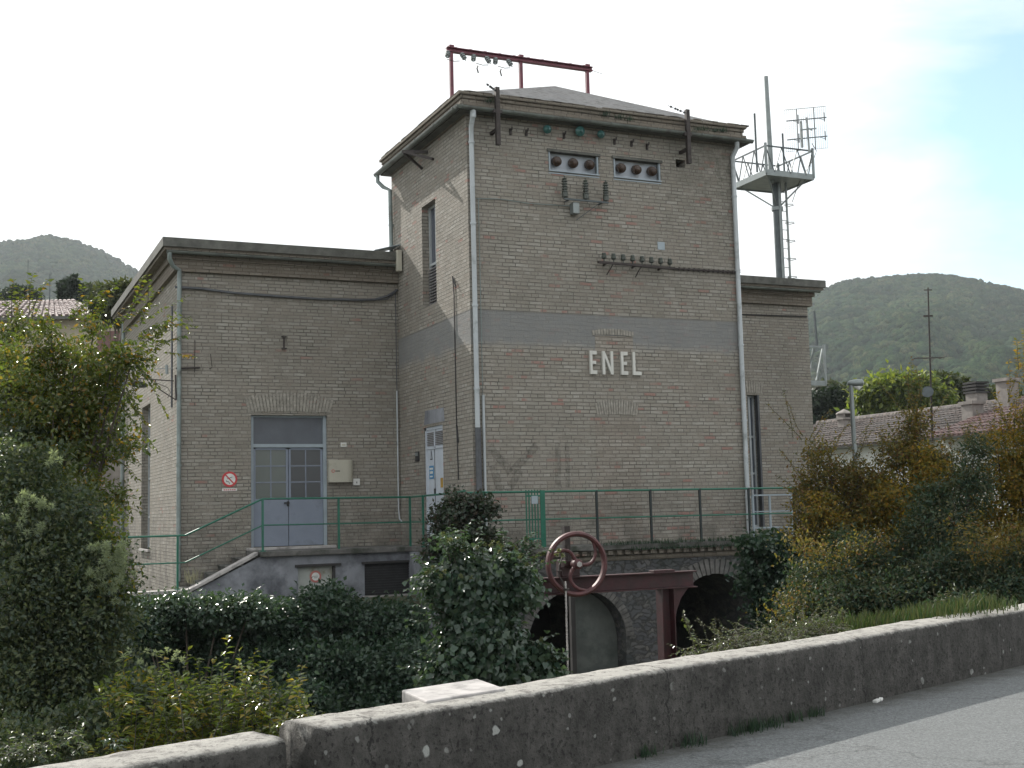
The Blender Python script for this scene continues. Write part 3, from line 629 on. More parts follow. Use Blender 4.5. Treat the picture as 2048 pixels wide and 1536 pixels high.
# vent openings with bushings
for vt in (vent1, vent2):
    b = MB(); b.box(vt[0], vt[1], .13, .17, vt[2], vt[3]); vo = b.build('vent', M['door_white'], BR)
    b = MB()
    for k in range(3): b.box(vt[0]-.01, vt[1]+.01, -.03+k*.02, .06, vt[2]-.01-k*.045, vt[2]+.012-k*.045)
    b.box(vt[0]-.01, vt[0]+.03, .0, .06, vt[2], vt[3]); b.box(vt[1]-.03, vt[1]+.01, 0, .06, vt[2], vt[3]); b.build('frame', M['frame_pale'], vo)
    b = MB(); b.box(vt[0]-.04, vt[1]+.04, -.035, .10, vt[3]-.002, vt[3]+.05); b.build('hood', M['fascia'], vo)
    for k in range(3):
        cx_ = vt[0]+(vt[1]-vt[0])*(k+.5)/3; cz_ = (vt[2]+vt[3])/2; b = MB()
        b.lathe((cx_+.03, .13, cz_+.05), (-.25, -1, -.35), [(0, .06), (.02, .095), (.05, .10), (.06, .07), (.08, .10), (.11, .10), (.12, .07), (.14, .095), (.17, .09), (.18, .05), (.24, .045), (.25, .02)], 14)
        b.build('bushing', M['ceramic'], vo, smooth=True)
# tall window of the tower side
def tallwin(ax, val, h, sgn, split, louv=False):
    q = (lambda u, v, d: (u, val+d, v)) if ax == 'Y' else (lambda u, v, d: (val+d, u, v)); 
    def bx(mb, u0, u1, v0, v1, d0, d1):
        a = q(u0, v0, d0); c = q(u1, v1, d1); mb.box(min(a[0], c[0]), max(a[0], c[0]), min(a[1], c[1]), max(a[1], c[1]), v0, v1)
    b = MB(); bx(b, h[0], h[1], h[2], h[3], sgn*.19, sgn*.21); wv = b.build('window', M['pane_blue'], BR)
    b = MB()
    for u in (h[0], h[1]-.05, (h[0]+h[1])/2-.02): bx(b, u, u+.05, h[2], h[3], sgn*.15, sgn*.19)
    for v in [h[2], h[3]-.05]+split: bx(b, h[0], h[1], v, v+.05, sgn*.152, sgn*.188)
    b.build('frame', M['pipe_pale'], wv)
    if louv:
        b = MB(); v = h[2]+.05
        while v < split[0]-.05: bx(b, h[0]+.05, h[1]-.05, v, v+.022, sgn*.10, sgn*.148); v += .06
        b.build('louvre', M['louvre'], wv)
    return wv
tallwin('X', 0, lw, 1, [P(866, 522, 'X', 0)[2]], True)
wv = tallwin('Y', WY, rwin, 1, [2.3, 1.4]); 
b = MB(); b.box(rwin[1]-.005, rwin[1]+.045, WY-.02, WY+.1, rwin[2], rwin[3]); b.build('jamb', M['pipe_dark'], wv)
wv = tallwin('X', WLX, swin, 1, [.7, 1.6]); b = MB(); b.box(WLX-.05, WLX+.2, swin[0]-.05, swin[1]+.05, swin[2]-.05, swin[2]); b.build('sill', M['coping'], wv)
# side door (white, louvred transom)
b = MB(); tz = sdr[3]; tr = P(868, 895, 'X', 0)[2]
b.box(.05, .10, sdr[0], sdr[1], sdr[2], tr-.02); dr = b.build('side_door', M['door_white'], BR)
mid = (sdr[0]+sdr[1])/2+.06
b = MB(); b.box(.044, .052, mid-.008, mid+.008, sdr[2], tr-.03); b.box(.03, .06, mid-.03, mid+.03, 1.02, 1.14); b.build('handle', M['black'], dr)
b = MB(); b.box(.05, .10, sdr[0], sdr[1], tr, tz); 
b.box(.03, .05, sdr[0], sdr[0]+.06, sdr[2], tz); b.box(.03, .05, sdr[1]-.06, sdr[1], sdr[2], tz); b.box(.03, .05, sdr[0], sdr[1], tz-.06, tz-.002); b.box(.03, .05, sdr[0]+.06, sdr[1]-.06, tr-.02, tr+.02); b.box(.03, .05, mid-.08, mid-.02, tr, tz-.06); b.build('frame', M['door_white'], dr)
b = MB(); z = tr+.05
while z < tz-.1:
    b.box(.028, .052, sdr[0]+.1, mid-.10, z, z+.018); b.box(.028, .052, mid, sdr[1]-.1, z, z+.018); z += .035
b.build('louvre', M['louvre'], dr)
b = MB(); y0 = mid+.12; z0 = 1.72; b.prism([(.046, y0+.13, z0), (.046, y0-.0, z0), (.046, y0+.065, z0+.2)], (-.004, 0, 0)); b.build('warning_mark', M['black'], dr)
b = MB(); b.prism([(.041, y0+.10, z0+.02), (.041, y0+.03, z0+.02), (.041, y0+.065, z0+.14)], (-.003, 0, 0)); b.build('warning_face', M['door_white'], dr)
b = MB(); b.box(.040, .046, y0-.06, y0+.18, 1.34, 1.60); bs = b.build('notice', M['blue_paint'], dr)
b = MB(); b.box(.036, .040, y0-.03, y0+.15, 1.52, 1.56); b.box(.036, .040, y0-.02, y0+.14, 1.44, 1.49); b.box(.036, .040, y0-.01, y0+.13, 1.37, 1.40); b.build('notice_text', M['white_paint'], bs)
b = MB(); b.box(.040, .046, sdr[0]+.15, sdr[0]+.28, 1.15, 1.34); b.build('notice', M['yellow_paint'], dr)
# entrance door
ex0, ex1, ez0, ez1 = ent; dy = WY+.13
b = MB(); b.box(ex0, ex1, dy+.02, dy+.05, 2.14, ez1-.02); ed = b.build('entrance_door', M['door_dark'], BR)
b = MB()
for u in (ex0, ex1-.07): b.box(u, u+.07, dy-.04, dy+.02, ez0, ez1)
b.box(ex0+.07, ex1-.07, dy-.035, dy+.02, 2.08, 2.15); b.box(ex0+.07, ex1-.07, dy-.02, dy+.02, ez1-.04, ez1); b.build('frame', M['frame_pale'], ed)
xm = (ex0+ex1)/2+.0; gz0, gz1 = 1.03, 2.05
for k, (l0, l1) in enumerate(((ex0+.075, xm-.006), (xm+.006, ex1-.075))):
    b = MB(); b.box(l0, l1, dy, dy+.035, ez0+.01, gz0)
    b.box(l0, l0+.045, dy, dy+.035, gz0, gz1); b.box(l1-.045, l1, dy, dy+.035, gz0, gz1); b.box(l0+.045, l1-.045, dy, dy+.035, gz1-.02, gz1+.025)
    m2 = (l0+l1)/2; b.box(m2-.012, m2+.012, dy+.002, dy+.033, gz0, gz1-.02)
    for q_ in (1, 2): zz = gz0+(gz1-gz0-.02)*q_/3; b.box(l0+.045, l1-.045, dy+.004, dy+.031, zz-.012, zz+.012)
    lf = b.build('door_leaf', M['door_blue'], ed, bevel=.003)
    b = MB(); b.box(l0+.04, l1-.04, dy+.015, dy+.022, gz0+.002, gz1-.022); b.build('pane', M['pane_green'] if k == 0 else M['pane_dark'], lf)
b = MB(); b.box(xm-.10, xm+.01, dy-.05, dy-.02, .92, .95); b.box(xm-.035, xm+.005, dy-.03, dy, .87, .97); b.build('handle', M['black'], ed)
b = MB(); b.box(ex0-.1, ex1+.12, WY-.2, WY+.1, -.045, .048); b.build('doorstep', M['coping'], ed, bevel=.01)
# brick arches: fans of voussoirs set 6 mm proud
def fan(name, y, xc, zb, halfw, h, n, spread=.28, skip=()):
    b = MB()
    for k in range(n):
        if k in skip: continue
        t = (k+.5)/n*2-1; a = t*spread; c = np.array([xc+t*halfw, 0, zb]); dz = np.array([math.sin(a), 0, math.cos(a)]); sx = np.array([math.cos(a), 0, -math.sin(a)])
        hh = h*(1-.22*t*t)*random.uniform(.93, 1.04); b.obox(np.array([c[0], y-.002, zb+.02*(1-t*t)])+dz*hh/2, sx, (0, 1, 0), dz, halfw/n*.80, .008, hh/2)
    return b.build(name, M['brick_arch'], BR)
fan('brick_arch', WY-.006, (ex0+ex1)/2, 2.80, .86, .40, 26)
c1 = P(1234, 831, 'Y', 0); fan('brick_arch', -.006, c1[0], c1[2], .44, .30, 17, .22, skip=())
c2 = P(1226, 672, 'Y', 0); fan('brick_arch', -.006, c2[0], c2[2], .46, .12, 15, .10, skip=())
b = MB(); q0 = P(1186, 834, 'Y', 0); q1 = P(1281, 834, 'Y', 0); b.box(q0[0]+.04, q1[0]-.04, -.004, .05, .0, q0[2]-.0); b.build('bricked_window', M['brick_infill'], BR); b = MB(); b.box(c2[0]-.40, c2[0]+.44, -.004, .05, c2[2]-.36, c2[2]); b.build('bricked_window', M['brick_infill'], BR)
fan('brick_arch', WY-.006, (rwin[0]+rwin[1])/2, rwin[3]+.04, .30, .30, 9, .15)
b = MB(); 
q = rX([(848, 850), (889, 842), (887, 815), (850, 822)], -.004); b.prism([tuple(p) for p in q], (.02, 0, 0)); 
q = [P(a_, c_, 'X', WLX-.006) for a_, c_ in ((262, 800), (282, 815), (300, 808), (345, 785), (345, 745), (262, 745))]
b.build('plaster_patch', M['plinth'], BR)
m, t, bb_, o_ = newmat('graffiti'); bb_.inputs['Base Color'].default_value = (.035, .035, .04, 1); bb_.inputs['Roughness'].default_value = .95
ms = N(t, 'ShaderNodeMixShader'); tr = N(t, 'ShaderNodeBsdfTransparent'); pz_ = wpos(t); t.links.new(math2(t, 'MULTIPLY', maprange(t, noise(t, 11, 5, .7, pz_), .36, .80), .22), ms.inputs[0]); t.links.new(tr.outputs[0], ms.inputs[1]); t.links.new(bb_.outputs[0], ms.inputs[2]); t.links.new(ms.outputs[0], o_.inputs[0]); M['graffiti'] = m
for pts_, wd_ in ((((978, 892), (1022, 945), (1074, 890)), .15), (((1040, 940), (1015, 985)), .14), (((1116, 885), (1116, 975)), .13), (((1134, 885), (1136, 975)), .10), (((985, 930), (1000, 985)), .14)):
    qq = [P(a2, c2_, 'Y', -.004) for a2, c2_ in pts_]; b = MB()
    for u0, u1 in zip(qq[:-1], qq[1:]): b.bar(u0, u1, wd_, .002, (0, 1, 0))
    b.build('graffiti_mark', M['graffiti'], BR)  # faint old graffiti strokes, thin see-through dark strips over the brick
# I anchor and small fixings
b = MB(); c = P(568, 685, 'Y', WY-.02); b.box(c[0]-.014, c[0]+.014, c[1]-.01, c[1]+.01, c[2]-.11, c[2]+.11); b.box(c[0]-.055, c[0]+.05, c[1]-.012, c[1]+.012, c[2]+.11, c[2]+.135); b.box(c[0]-.05, c[0]+.055, c[1]-.012, c[1]+.012, c[2]-.135, c[2]-.11); b.build('wall_anchor', M['iron'], BR)
b = MB(); a_ = P(352, 737, 'Y', WY-.03); c_ = P(400, 735, 'Y', WY-.03); b.bar(a_, c_, .03); b.bar(P(389, 745, 'Y', WY-.03), P(390, 680, 'Y', WY-.03), .012); b.bar(P(418, 738, 'Y', WY-.01), P(424, 735, 'Y', WY-.01), .012); b.bar(P(421, 708, 'Y', WY-.01), P(424, 733, 'Y', WY-.01), .01); b.build('wall_hook', M['iron'], BR)
for px, py in ((1020, 262), (1052, 264), (1127, 270), (1228, 282), (1262, 286), (1293, 292)):
    b = MB(); c = P(px, py, 'Y', 0); b.tube([c, c+np.array([0, -.09, 0]), c+np.array([0, -.10, .05])], .014, 6); b.obox(c+np.array([0, -.02, -.02]), (1, 0, 0), (0, 1, 0), (0, 0, 1), .018, .02, .06); b.build('wall_hook', M['iron'], BR)

# ------------------------------------------------------------------ things fixed on the building
# lettering
def letters():
    lt = empty('wall_lettering', P(1230, 752, 'Y', 0), 'raised pale capital letters ENEL in the middle of the tower front', 'sign')
    z0 = P(1230, 750, 'Y', 0)[2]; h = .455; y0, y1 = -.055, 0.0; s = .085
    def L_(px): return P(px, 725, 'Y', 0)[0]
    def part(boxes, polys=()):
        b = MB()
        for x0, x1, a, c in boxes: b.box(x0, x1, y0, y1, z0+a*h, z0+c*h)
        for pl in polys: b.prism([(x, y0+.001, z0+v*h) for x, v in pl], (0, y1-y0-.002, 0))
        b.build('letter', M['letters'], lt, bevel=.004)
    for x in (L_(1178), L_(1240)):
        w_ = .148; part([(x, x+s*.62, 0, 1), (x+s*.62, x+w_, .84, 1), (x+s*.62, x+w_-.02, .43, .57), (x+s*.62, x+w_, 0, .16)])
    x = L_(1203); w_ = .235; part([(x, x+s*.62, 0, 1), (x+w_-s*.62, x+w_, 0, 1)], [[(x+s*.62, 1), (x+s*.62, .72), (x+w_-s*.62, 0), (x+w_-s*.62, .30)]])
    x = L_(1263.5); w_ = .185; part([(x, x+s*.62, 0, 1), (x+s*.62, x+w_, 0, .16)])
letters()
# insulators of glass
for i, (px, py, r) in enumerate(((1090, 260, .085), (1155, 264, .10), (1197, 270, .08))):
    c = P(px, py, 'Y', 0); b = MB(); b.lathe(c, (0, -1, -.15), [(0, .02), (.06, .025), (.07, r*.6), (.09, r), (.12, r), (.15, r*.7), (.17, r*.35), (.20, .02)], 16)
    o = b.build('glass_insulator', M['ins_glass'], smooth=True)
    tag(o, ['round blue-green glass insulator under the gutter, nearest the left corner post', 'largest blue-green glass insulator, above the left vent opening', 'small blue-green glass insulator above the pier between the vents'][i], 'insulator', 'glass insulators under the tower eave')
# three tall insulators on a bracket with its box
ib = empty('insulator_bracket', P(1170, 405, 'Y', 0), 'small wall bracket with brown ribbed insulators below the left vent', 'electrical fitting')
b = MB(); z = P(1172, 401, 'Y', -.18)[2]; x0 = P(1128, 400, 'Y', -.18)[0]; x1 = P(1216, 400, 'Y', -.18)[0]; b.box(x0, x1, -.20, -.16, z-.02, z+.01); b.box(x0+.1, x0+.13, -.16, 0, z-.02, z); b.box(x1-.13, x1-.1, -.16, 0, z-.02, z)
b.bar((x1-.15, -.17, z), (x1-.62, -.01, z-.36), .012); b.build('bar', M['galv_dark'], ib)
for px in (1130, 1172, 1212):
    x = P(px, 400, 'Y', -.18)[0]; b = MB(); b.lathe((x, -.18, z), (0, 0, 1), [(0, .02), (.03, .02), (.03, .06), (.12, .06), (.12, .04)]+[(.13+.05*k+d_, r_) for k in range(5) for d_, r_ in ((0, .06), (.015, .06), (.025, .035), (.04, .035))]+[(.39, .05), (.41, .012), (.44, .012)], 12)
    b.build('insulator', M['ins_dark'], ib, smooth=True)
b = MB(); c = P(1150, 418, 'Y', -.1); b.box(c[0]-.07, c[0]+.07, -.16, -.01, c[2]-.1, c[2]+.12)
o = b.build('junction_box', M['galv'], bevel=.01); tag(o, 'grey junction box on the tower front under the ribbed insulators', 'box')
b = MB(); c = P(1322, 492, 'Y', 0); b.box(c[0]-.08, c[0]+.08, -.012, 0, c[2]-.08, c[2]+.08); tag(b.build('wall_plate', M['frame_pale']), 'small square grey plate on bricks right of the tower front centre', 'plate')
# row of eight insulators
ir = empty('insulator_rack', P(1270, 540, 'Y', 0), 'dark iron bar with a row of eight small insulators on tower front', 'electrical fitting')
a_ = P(1196, 524, 'Y', -.16); c_ = P(1346, 537, 'Y', -.16); b = MB(); b.bar(a_, c_, .05, .045)
for t in (.12, .5, .85): q = a_+(c_-a_)*t; b.bar(q, (q[0], 0, q[2]-.02), .03)
b.tube([a_+(c_-a_)*.2, a_+(c_-a_)*.17+np.array([0, .02, -.1]), a_+(c_-a_)*.14+np.array([0, .1, -.22])], .012, 5); b.tube([a_+(c_-a_)*.58, a_+(c_-a_)*.54+np.array([0, .02, -.1]), a_+(c_-a_)*.52+np.array([0, .1, -.22])], .012, 5)
b.build('bar', M['iron'], ir)
for k in range(8):
    q = a_+(c_-a_)*(.08+.88*k/7); b = MB(); b.lathe(q, (0, 0, 1), [(0, .012), (.07, .012), (.07, .03), (.09, .05), (.13, .052), (.14, .04), (.16, .045), (.19, .04), (.20, .015)], 10); b.build('insulator', M['ins_dark'], ir, smooth=True)
b = MB(); q = [P(a2, c2_, 'Y', -.05) for a2, c2_ in ((1343, 537), (1400, 540), (1450, 543), (1480, 545))]; b.tube(q, .022, 6)
for k in range(14): qq = q[0]+(q[-1]-q[0])*(k+.5)/14; b.obox(qq, (1, 0, 0), (0, 1, 0), (0, 0, 1), .012, .026, .03)
b.build('cable_sleeve', M['iron'], ir)
# black posts on the tower cornice, each with a strain wire
for i, (px, y0, y1) in enumerate(((995, 175, 290), (1376, 220, 327))):
    xw = P(px, (y0+y1)/2, 'Y', -.32)[0]; zt_ = P(px, y0, 'Y', -.32)[2]; zb_ = P(px, y1, 'Y', -.32)[2]
    st = empty('cornice_post', (xw, -.32, zb_), ['black steel post clamped on the tower front near its left corner', 'black steel post clamped on the tower front near its right corner'][i], 'post', 'black steel posts on the tower front')
    b = MB(); b.box(xw-.04, xw+.04, -.36, -.28, zb_, zt_); b.build('post', M['iron'], st)
    b = MB(); b.box(xw-.09, xw+.09, -.35, -.26, 8.10, 8.16); b.build('collar', M['iron'], st); b = MB(); b.box(xw-.03, xw+.03, -.28, 0, zb_+.28, zb_+.34); b.bar((xw+.1, -.02, zb_+.40), (xw, -.3, zb_+.30), .02); b.build('clamp', M['iron'], st)
    b = MB(); a_ = np.array([xw, -.32, zt_-.08]); e_ = P(*((972, 167) if i == 0 else (1336, 211)), 'Y', -.6); b.tube([a_, e_], .006, 4)
    for t in (.15, .35, .5, .62, .85): q = a_+(e_-a_)*t; b.lathe(q, e_-a_, [(-.02, .006), (-.015, .022), (.01, .022), (.015, .006)], 8)
    b.build('wire', M['black'], st)
# iron bracket on the tower side
b = MB(); s_ = P(805, 303, 'X', -.42); b.bar(s_, P(866, 318, 'X', -.02), .05, .05); b.bar(s_, P(845, 338, 'X', -.01), .035, .05); b.bar(s_, P(855, 304, 'X', -.01), .05, .05)
tag(b.build('gutter_bracket', M['iron']), 'dark three-armed iron bracket under the gutter on the tower side', 'bracket')
# line gantry on the tower roof
YG = 2.3; ga = P(902, 106, 'Y', YG); gb = P(1041, 122, 'Y', YG); gc = P(1174, 142, 'Y', YG)
print('gantry', ga, gb, gc)
zg = (ga[2]+gb[2]+gc[2])/3
gt = empty('line_gantry', (gb[0], YG, 8.5), 'rusty steel gantry on three posts standing above the tower roof', 'gantry')
M['red_steel'] = simple('red_steel', (.13, .028, .045), .5, .1, .3, 9)
for q in (ga, gb, gc):
    zb_ = 8.5 if q is ga else 8.5; b = MB(); b.box(q[0]-.035, q[0]+.035, YG-.035, YG+.035, 8.4, zg); b.box(q[0]-.05, q[0]+.05, YG-.06, YG+.06, zg+.09, zg+.14); b.build('post', M['red_steel'], gt)
b = MB(); xa, xb = ga[0]-.10, gc[0]+.12; b.box(xa, xb, YG-.06, YG+.06, zg, zg+.02); b.box(xa, xb, YG-.012, YG+.012, zg+.02, zg+.08); b.box(xa, xb, YG-.06, YG+.06, zg+.08, zg+.095)
for k in range(10): x = xa+.2+k*(xb-xa-.4)/9; b.box(x-.03, x+.03, YG-.03, YG+.03, zg+.095, zg+.115)
b.build('beam', M['red_steel'], gt)
for k, x in enumerate(np.array([ga[0]-.08, ga[0]+.20, ga[0]+.50, ga[0]+.76, ga[0]+1.0, ga[0]+1.26])):
    b = MB(); dx = .05 if k % 2 else -.05
    b.lathe((x, YG-.05, zg), (dx*1.5, -.12, -.22), [(0, .01), (.04, .01), (.05, .05), (.075, .055), (.085, .02), (.10, .05), (.125, .055), (.135, .02), (.15, .05), (.175, .055), (.185, .02), (.24, .01)], 10); b.build('insulator', M['galv'], gt, smooth=True)
for x in (ga[0]-.02, ga[0]+.63, ga[0]+1.13): b = MB(); b.tube([(x-.14, YG-.18, zg-.24), (x, YG-.2, zg-.27), (x+.14, YG-.18, zg-.24)], .008, 4); b.build('wire', M['iron'], gt)
for x in (ga[0]+.52, ga[0]+1.05): b = MB(); b.tube([(x, YG-.2, zg-.30), (x-.03, YG-.22, zg-.36), (x, YG-.22, zg-.46)], .016, 5); b.build('dropper', M['iron'], gt)
b = MB(); b.tube([(xb, YG, zg+.03), (xb+.24, YG-.05, zg-.04)], .005, 4); b.build('wire', M['iron'], gt)

# ------------------------------------------------------------------ telecom mast on the right wing roof
YM = 7.2
mb_ = P(1561, 552, 'Y', YM); mx_ = mb_[0]
zpl = P(1548, 366, 'Y', YM)[2]
tm = empty('telecom_mast', (mx_, YM, 6.16), 'galvanised telecom mast with railed platform on the right wing roof', 'mast')
pr = .125
b = MB(); b.tube([(mx_, YM, 6.1), (mx_, YM, zpl)], pr, 16); b.build('pole', M['galv_dark'], tm, smooth=True)
s_ = .80
PX, PY = mx_-.10, YM
b = MB(); b.box(PX-s_, PX+s_, PY-s_, PY+s_, zpl-.02, zpl+.01); b.box(PX-s_, PX+s_, PY-s_-.01, PY-s_+.02, zpl-.05, zpl+.11); b.box(PX-s_-.012, PX-s_+.02, PY-s_+.02, PY+s_, zpl-.05, zpl+.11); b.box(PX+s_-.02, PX+s_+.012, PY-s_+.02, PY+s_, zpl-.05, zpl+.11); b.box(PX-s_, PX+s_, PY+s_, PY+s_+.03, zpl-.05, zpl+.11); b.build('platform', M['galv'], tm)
b = MB()
for sx, sy in ((-1, -1), (1, -1), (-1, 1), (1, 1)): b.bar((mx_, YM, zpl-.75), (PX+sx*s_*.8, PY+sy*s_*.8, zpl-.03), .035)
b.tube([(mx_, YM, zpl-.80), (mx_, YM, zpl-.70)], pr+.04, 12); b.build('brace', M['galv'], tm)
rh = .78; cor = [(PX-s_, PY-s_), (PX+s_, PY-s_), (PX+s_, PY+s_), (PX-s_, PY+s_)]
for x, y in cor:
    b = MB(); b.tube([(x, y, zpl), (x, y, zpl+rh+.08)], .04, 8); b.build('corner_post', M['galv'], tm)
b = MB()
for i in range(4):
    a_ = cor[i]; c_ = cor[(i+1) % 4]; b.bar((*a_, zpl+rh), (*c_, zpl+rh), .035)
    for k in range(3):
        p0 = np.array(a_)+(np.array(c_)-np.array(a_))*k/3; p1 = np.array(a_)+(np.array(c_)-np.array(a_))*(k+.5)/3; p2 = np.array(a_)+(np.array(c_)-np.array(a_))*(k+1)/3
        b.bar((*p0, zpl+rh), (*p1, zpl+.05), .022); b.bar((*p1, zpl+.05), (*p2, zpl+rh), .022)
b.build('guard_rail', M['galv_dark'], tm)
tp = P(1532, 153, 'Y', YM-.25); b = MB(); b.tube([(tp[0]+.02, YM-.25, zpl-.1), (tp[0]+.02, YM-.25, zpl+.9), (tp[0], YM-.25, tp[2])], [.075, .07, .058], 12); b.build('tall_pole', M['galv'], tm, smooth=True)
for px, yt in ((1509, 227), (1565, 267)):
    yy = PY-s_ if px == 1509 else PY+.2; q = P(px, yt, 'Y', yy); b = MB(); b.tube([(q[0], yy, zpl), (q[0], yy, q[2])], .028, 8); b.build('whip_antenna', M['galv_dark'], tm)
# caged ladder
b = MB(); lx, ly = mx_+.17, YM-.16
for dx in (-.0, .24): b.bar((lx+dx-.2, ly, 6.1), (lx+dx-.2, ly, zpl), .045)
z = 6.2
while z < zpl-.1: b.bar((lx-.2, ly, z), (lx+.04, ly, z), .018); z += .27
for z in np.arange(6.5, zpl-.2, .52): b.tube([(lx-.05, ly-.02, z), (lx+.18, ly-.10, z), (lx+.26, ly-.02, z-.01), (lx+.18, ly+.08, z-.02), (lx+.0, ly+.05, z-.02)], .012, 5)
b.build('ladder', M['galv'], tm)
b = MB(); b.tube([(PX+s_, PY-s_, zpl+1.0), (PX+s_+.14, PY-s_, zpl+.8), (PX+s_+.05, PY-s_, zpl+.6), (PX+.5, PY-.5, zpl-.1), (mx_+.3, YM-.3, zpl-.6)], .010, 5); b.build('cable', M['black'], tm)
# grid antenna, held on the platform rail: a thing of its own
g0 = np.array([PX+s_-.02, PY-s_, 0]); gc0 = P(1612, 258, 'Y', PY-s_-.15)
ga_ = empty('grid_antenna', (gc0[0], gc0[1], gc0[2]-.5), 'flat wire grid antenna panel fixed above the mast platform rail', 'antenna')
gu = np.array([.93, -.30, .10]); gu /= np.linalg.norm(gu); gv = np.array([0, 0, 1.]); gn = np.cross(gu, gv)
hw, hh = .60, .60
b = MB()
for t in np.linspace(-1, 1, 21): b.bar(gc0+gu*hw*t-gv*hh, gc0+gu*hw*t+gv*hh, .005)
b.bar(gc0-gu*hw+gv*hh, gc0+gu*hw+gv*hh, .012); b.bar(gc0-gu*hw-gv*hh, gc0+gu*hw-gv*hh, .008)
b.build('wire_panel', M['galv_dark'], ga_)
b = MB()
for t in (-.42, .42): b.bar(gc0+gu*hw*t-gv*hh, gc0+gu*hw*t+gv*hh, .02)
for v_ in (.45, -.45): b.bar(gc0-gu*hw*.95+gv*hh*v_+gn*.03, gc0+gu*hw+gv*hh*v_+gn*.03, .025)
for t in (-.42, .85):
    for v_ in (.45, -.45): b.bar(gc0+gu*hw*t+gv*(hh*v_-.13)+gn*.1, gc0+gu*hw*t+gv*(hh*v_+.13)+gn*.1, .022); b.bar(gc0+gu*hw*(t-.2)+gv*hh*v_, gc0+gu*hw*t+gv*(hh*v_-.09)+gn*.1, .012)
b.build('frame', M['galv_dark'], ga_)
b = MB(); b.bar(gc0+gv*.3+gn*.1, (gc0[0], gc0[1]+gn[1]*.1, zpl+rh-.15), .04); b.bar(gc0-gu*.18+gv*.2+gn*.12, gc0-gu*.18-gv*.55+gn*.12, .05); b.bar(gc0-gu*.22-gv*.05+gn*.14, gc0+gu*.25-gv*.05+gn*.14, .03); b.bar(gc0+gn*.12, gc0+gu*.12-gv*.1+gn*.16, .03); b.build('support', M['galv'], ga_)
# second lattice bracket at the far right corner of the wing
cx_ = P(1632, 700, 'Y', 9.0)
sm = empty('side_mast', (cx_[0], 9.0, P(1632, 770, 'Y', 9)[2]), 'small galvanised bracket mast sticking out behind the right wing corner', 'mast')
z0 = P(1632, 770, 'Y', 9)[2]; z1 = P(1632, 695, 'Y', 9)[2]; z2 = P(1633, 622, 'Y', 9)[2]
b = MB(); b.bar((cx_[0]+.05, 9, z1), (cx_[0]+.0, 9, z2), .055); b.build('whip_antenna', M['galv_dark'], sm)
b = MB(); b.box(WRX, cx_[0]+.1, 8.7, 9.3, z0-.05, z0+.10); b.build('platform', M['galv'], sm)
b = MB(); b.bar((cx_[0]+.08, 8.72, z0), (cx_[0]+.08, 8.72, z1+.05), .06); b.bar((cx_[0]-.28, 8.7, z0+.1), (cx_[0]+.02, 8.7, z1), .04); b.bar((cx_[0]-.12, 9.25, z0+.1), (cx_[0]+.04, 9.2, z1), .03); b.bar((WRX, 8.72, z1-.02), (cx_[0]+.08, 8.72, z1-.02), .05); b.bar((cx_[0]-.35, 9.2, z0+.1), (cx_[0]-.25, 8.7, z1), .03); b.build('frame', M['galv'], sm)
# ------------------------------------------------------------------ platform, stairs, arches
YP = -.65; YQ = 2.8
WB_ = MB()
pf = empty('canal_platform', (2.5, YP, -4.2), 'stone platform with two arches under the tower front, stained render at left', 'platform')
# arched front wall (stone) with two openings
def arch_wall(y, x0, x1, z0, z1, arches, depth):
    b = MB(); n = 20; xs_ = [x0]
    cur = x0
    for (a0, a1, zs) in arches:
        b.quad((cur, y, z0), (a0, y, z0), (a0, y, z1), (cur, y, z1))
        r = (a1-a0)/2; c = (a0+a1)/2
        for k in range(n):
            t0 = math.pi-math.pi*k/n; t1 = math.pi-math.pi*(k+1)/n
            p0 = (c+r*math.cos(t0), zs+r*.92*math.sin(t0)); p1 = (c+r*math.cos(t1), zs+r*.92*math.sin(t1))
            b.quad((p0[0], y, p0[1]), (p1[0], y, p1[1]), (p1[0], y, z1), (p0[0], y, z1))
            b.quad((p0[0], y, p0[1]), (p0[0], y+depth, p0[1]), (p1[0], y+depth, p1[1]), (p1[0], y, p1[1]))
        b.quad((a0, y, z0), (a0, y, zs), (a0, y+depth, zs), (a0, y+depth, z0)); b.quad((a1, y, z0), (a1, y+depth, z0), (a1, y+depth, zs), (a1, y, zs))
        cur = a1
    b.quad((cur, y, z0), (x1, y, z0), (x1, y, z1), (cur, y, z1)); return b
la = (P(1058, 1300, 'Y', YP)[0], P(1253, 1300, 'Y', YP)[0]); ra = (P(1352, 1300, 'Y', YP)[0], P(1516, 1300, 'Y', YP)[0])
lz = P(1160, 1178, 'Y', YP)[2]-(la[1]-la[0])/2*.92; rz_ = P(1445, 1146, 'Y', YP)[2]-(ra[1]-ra[0])/2*.92
b = arch_wall(YP, -.45, 7.4, -4.2, -.10, [(la[0], la[1], lz), (ra[0], ra[1], rz_)], 3.2)
b.build('arch_wall', M['stone'], pf)
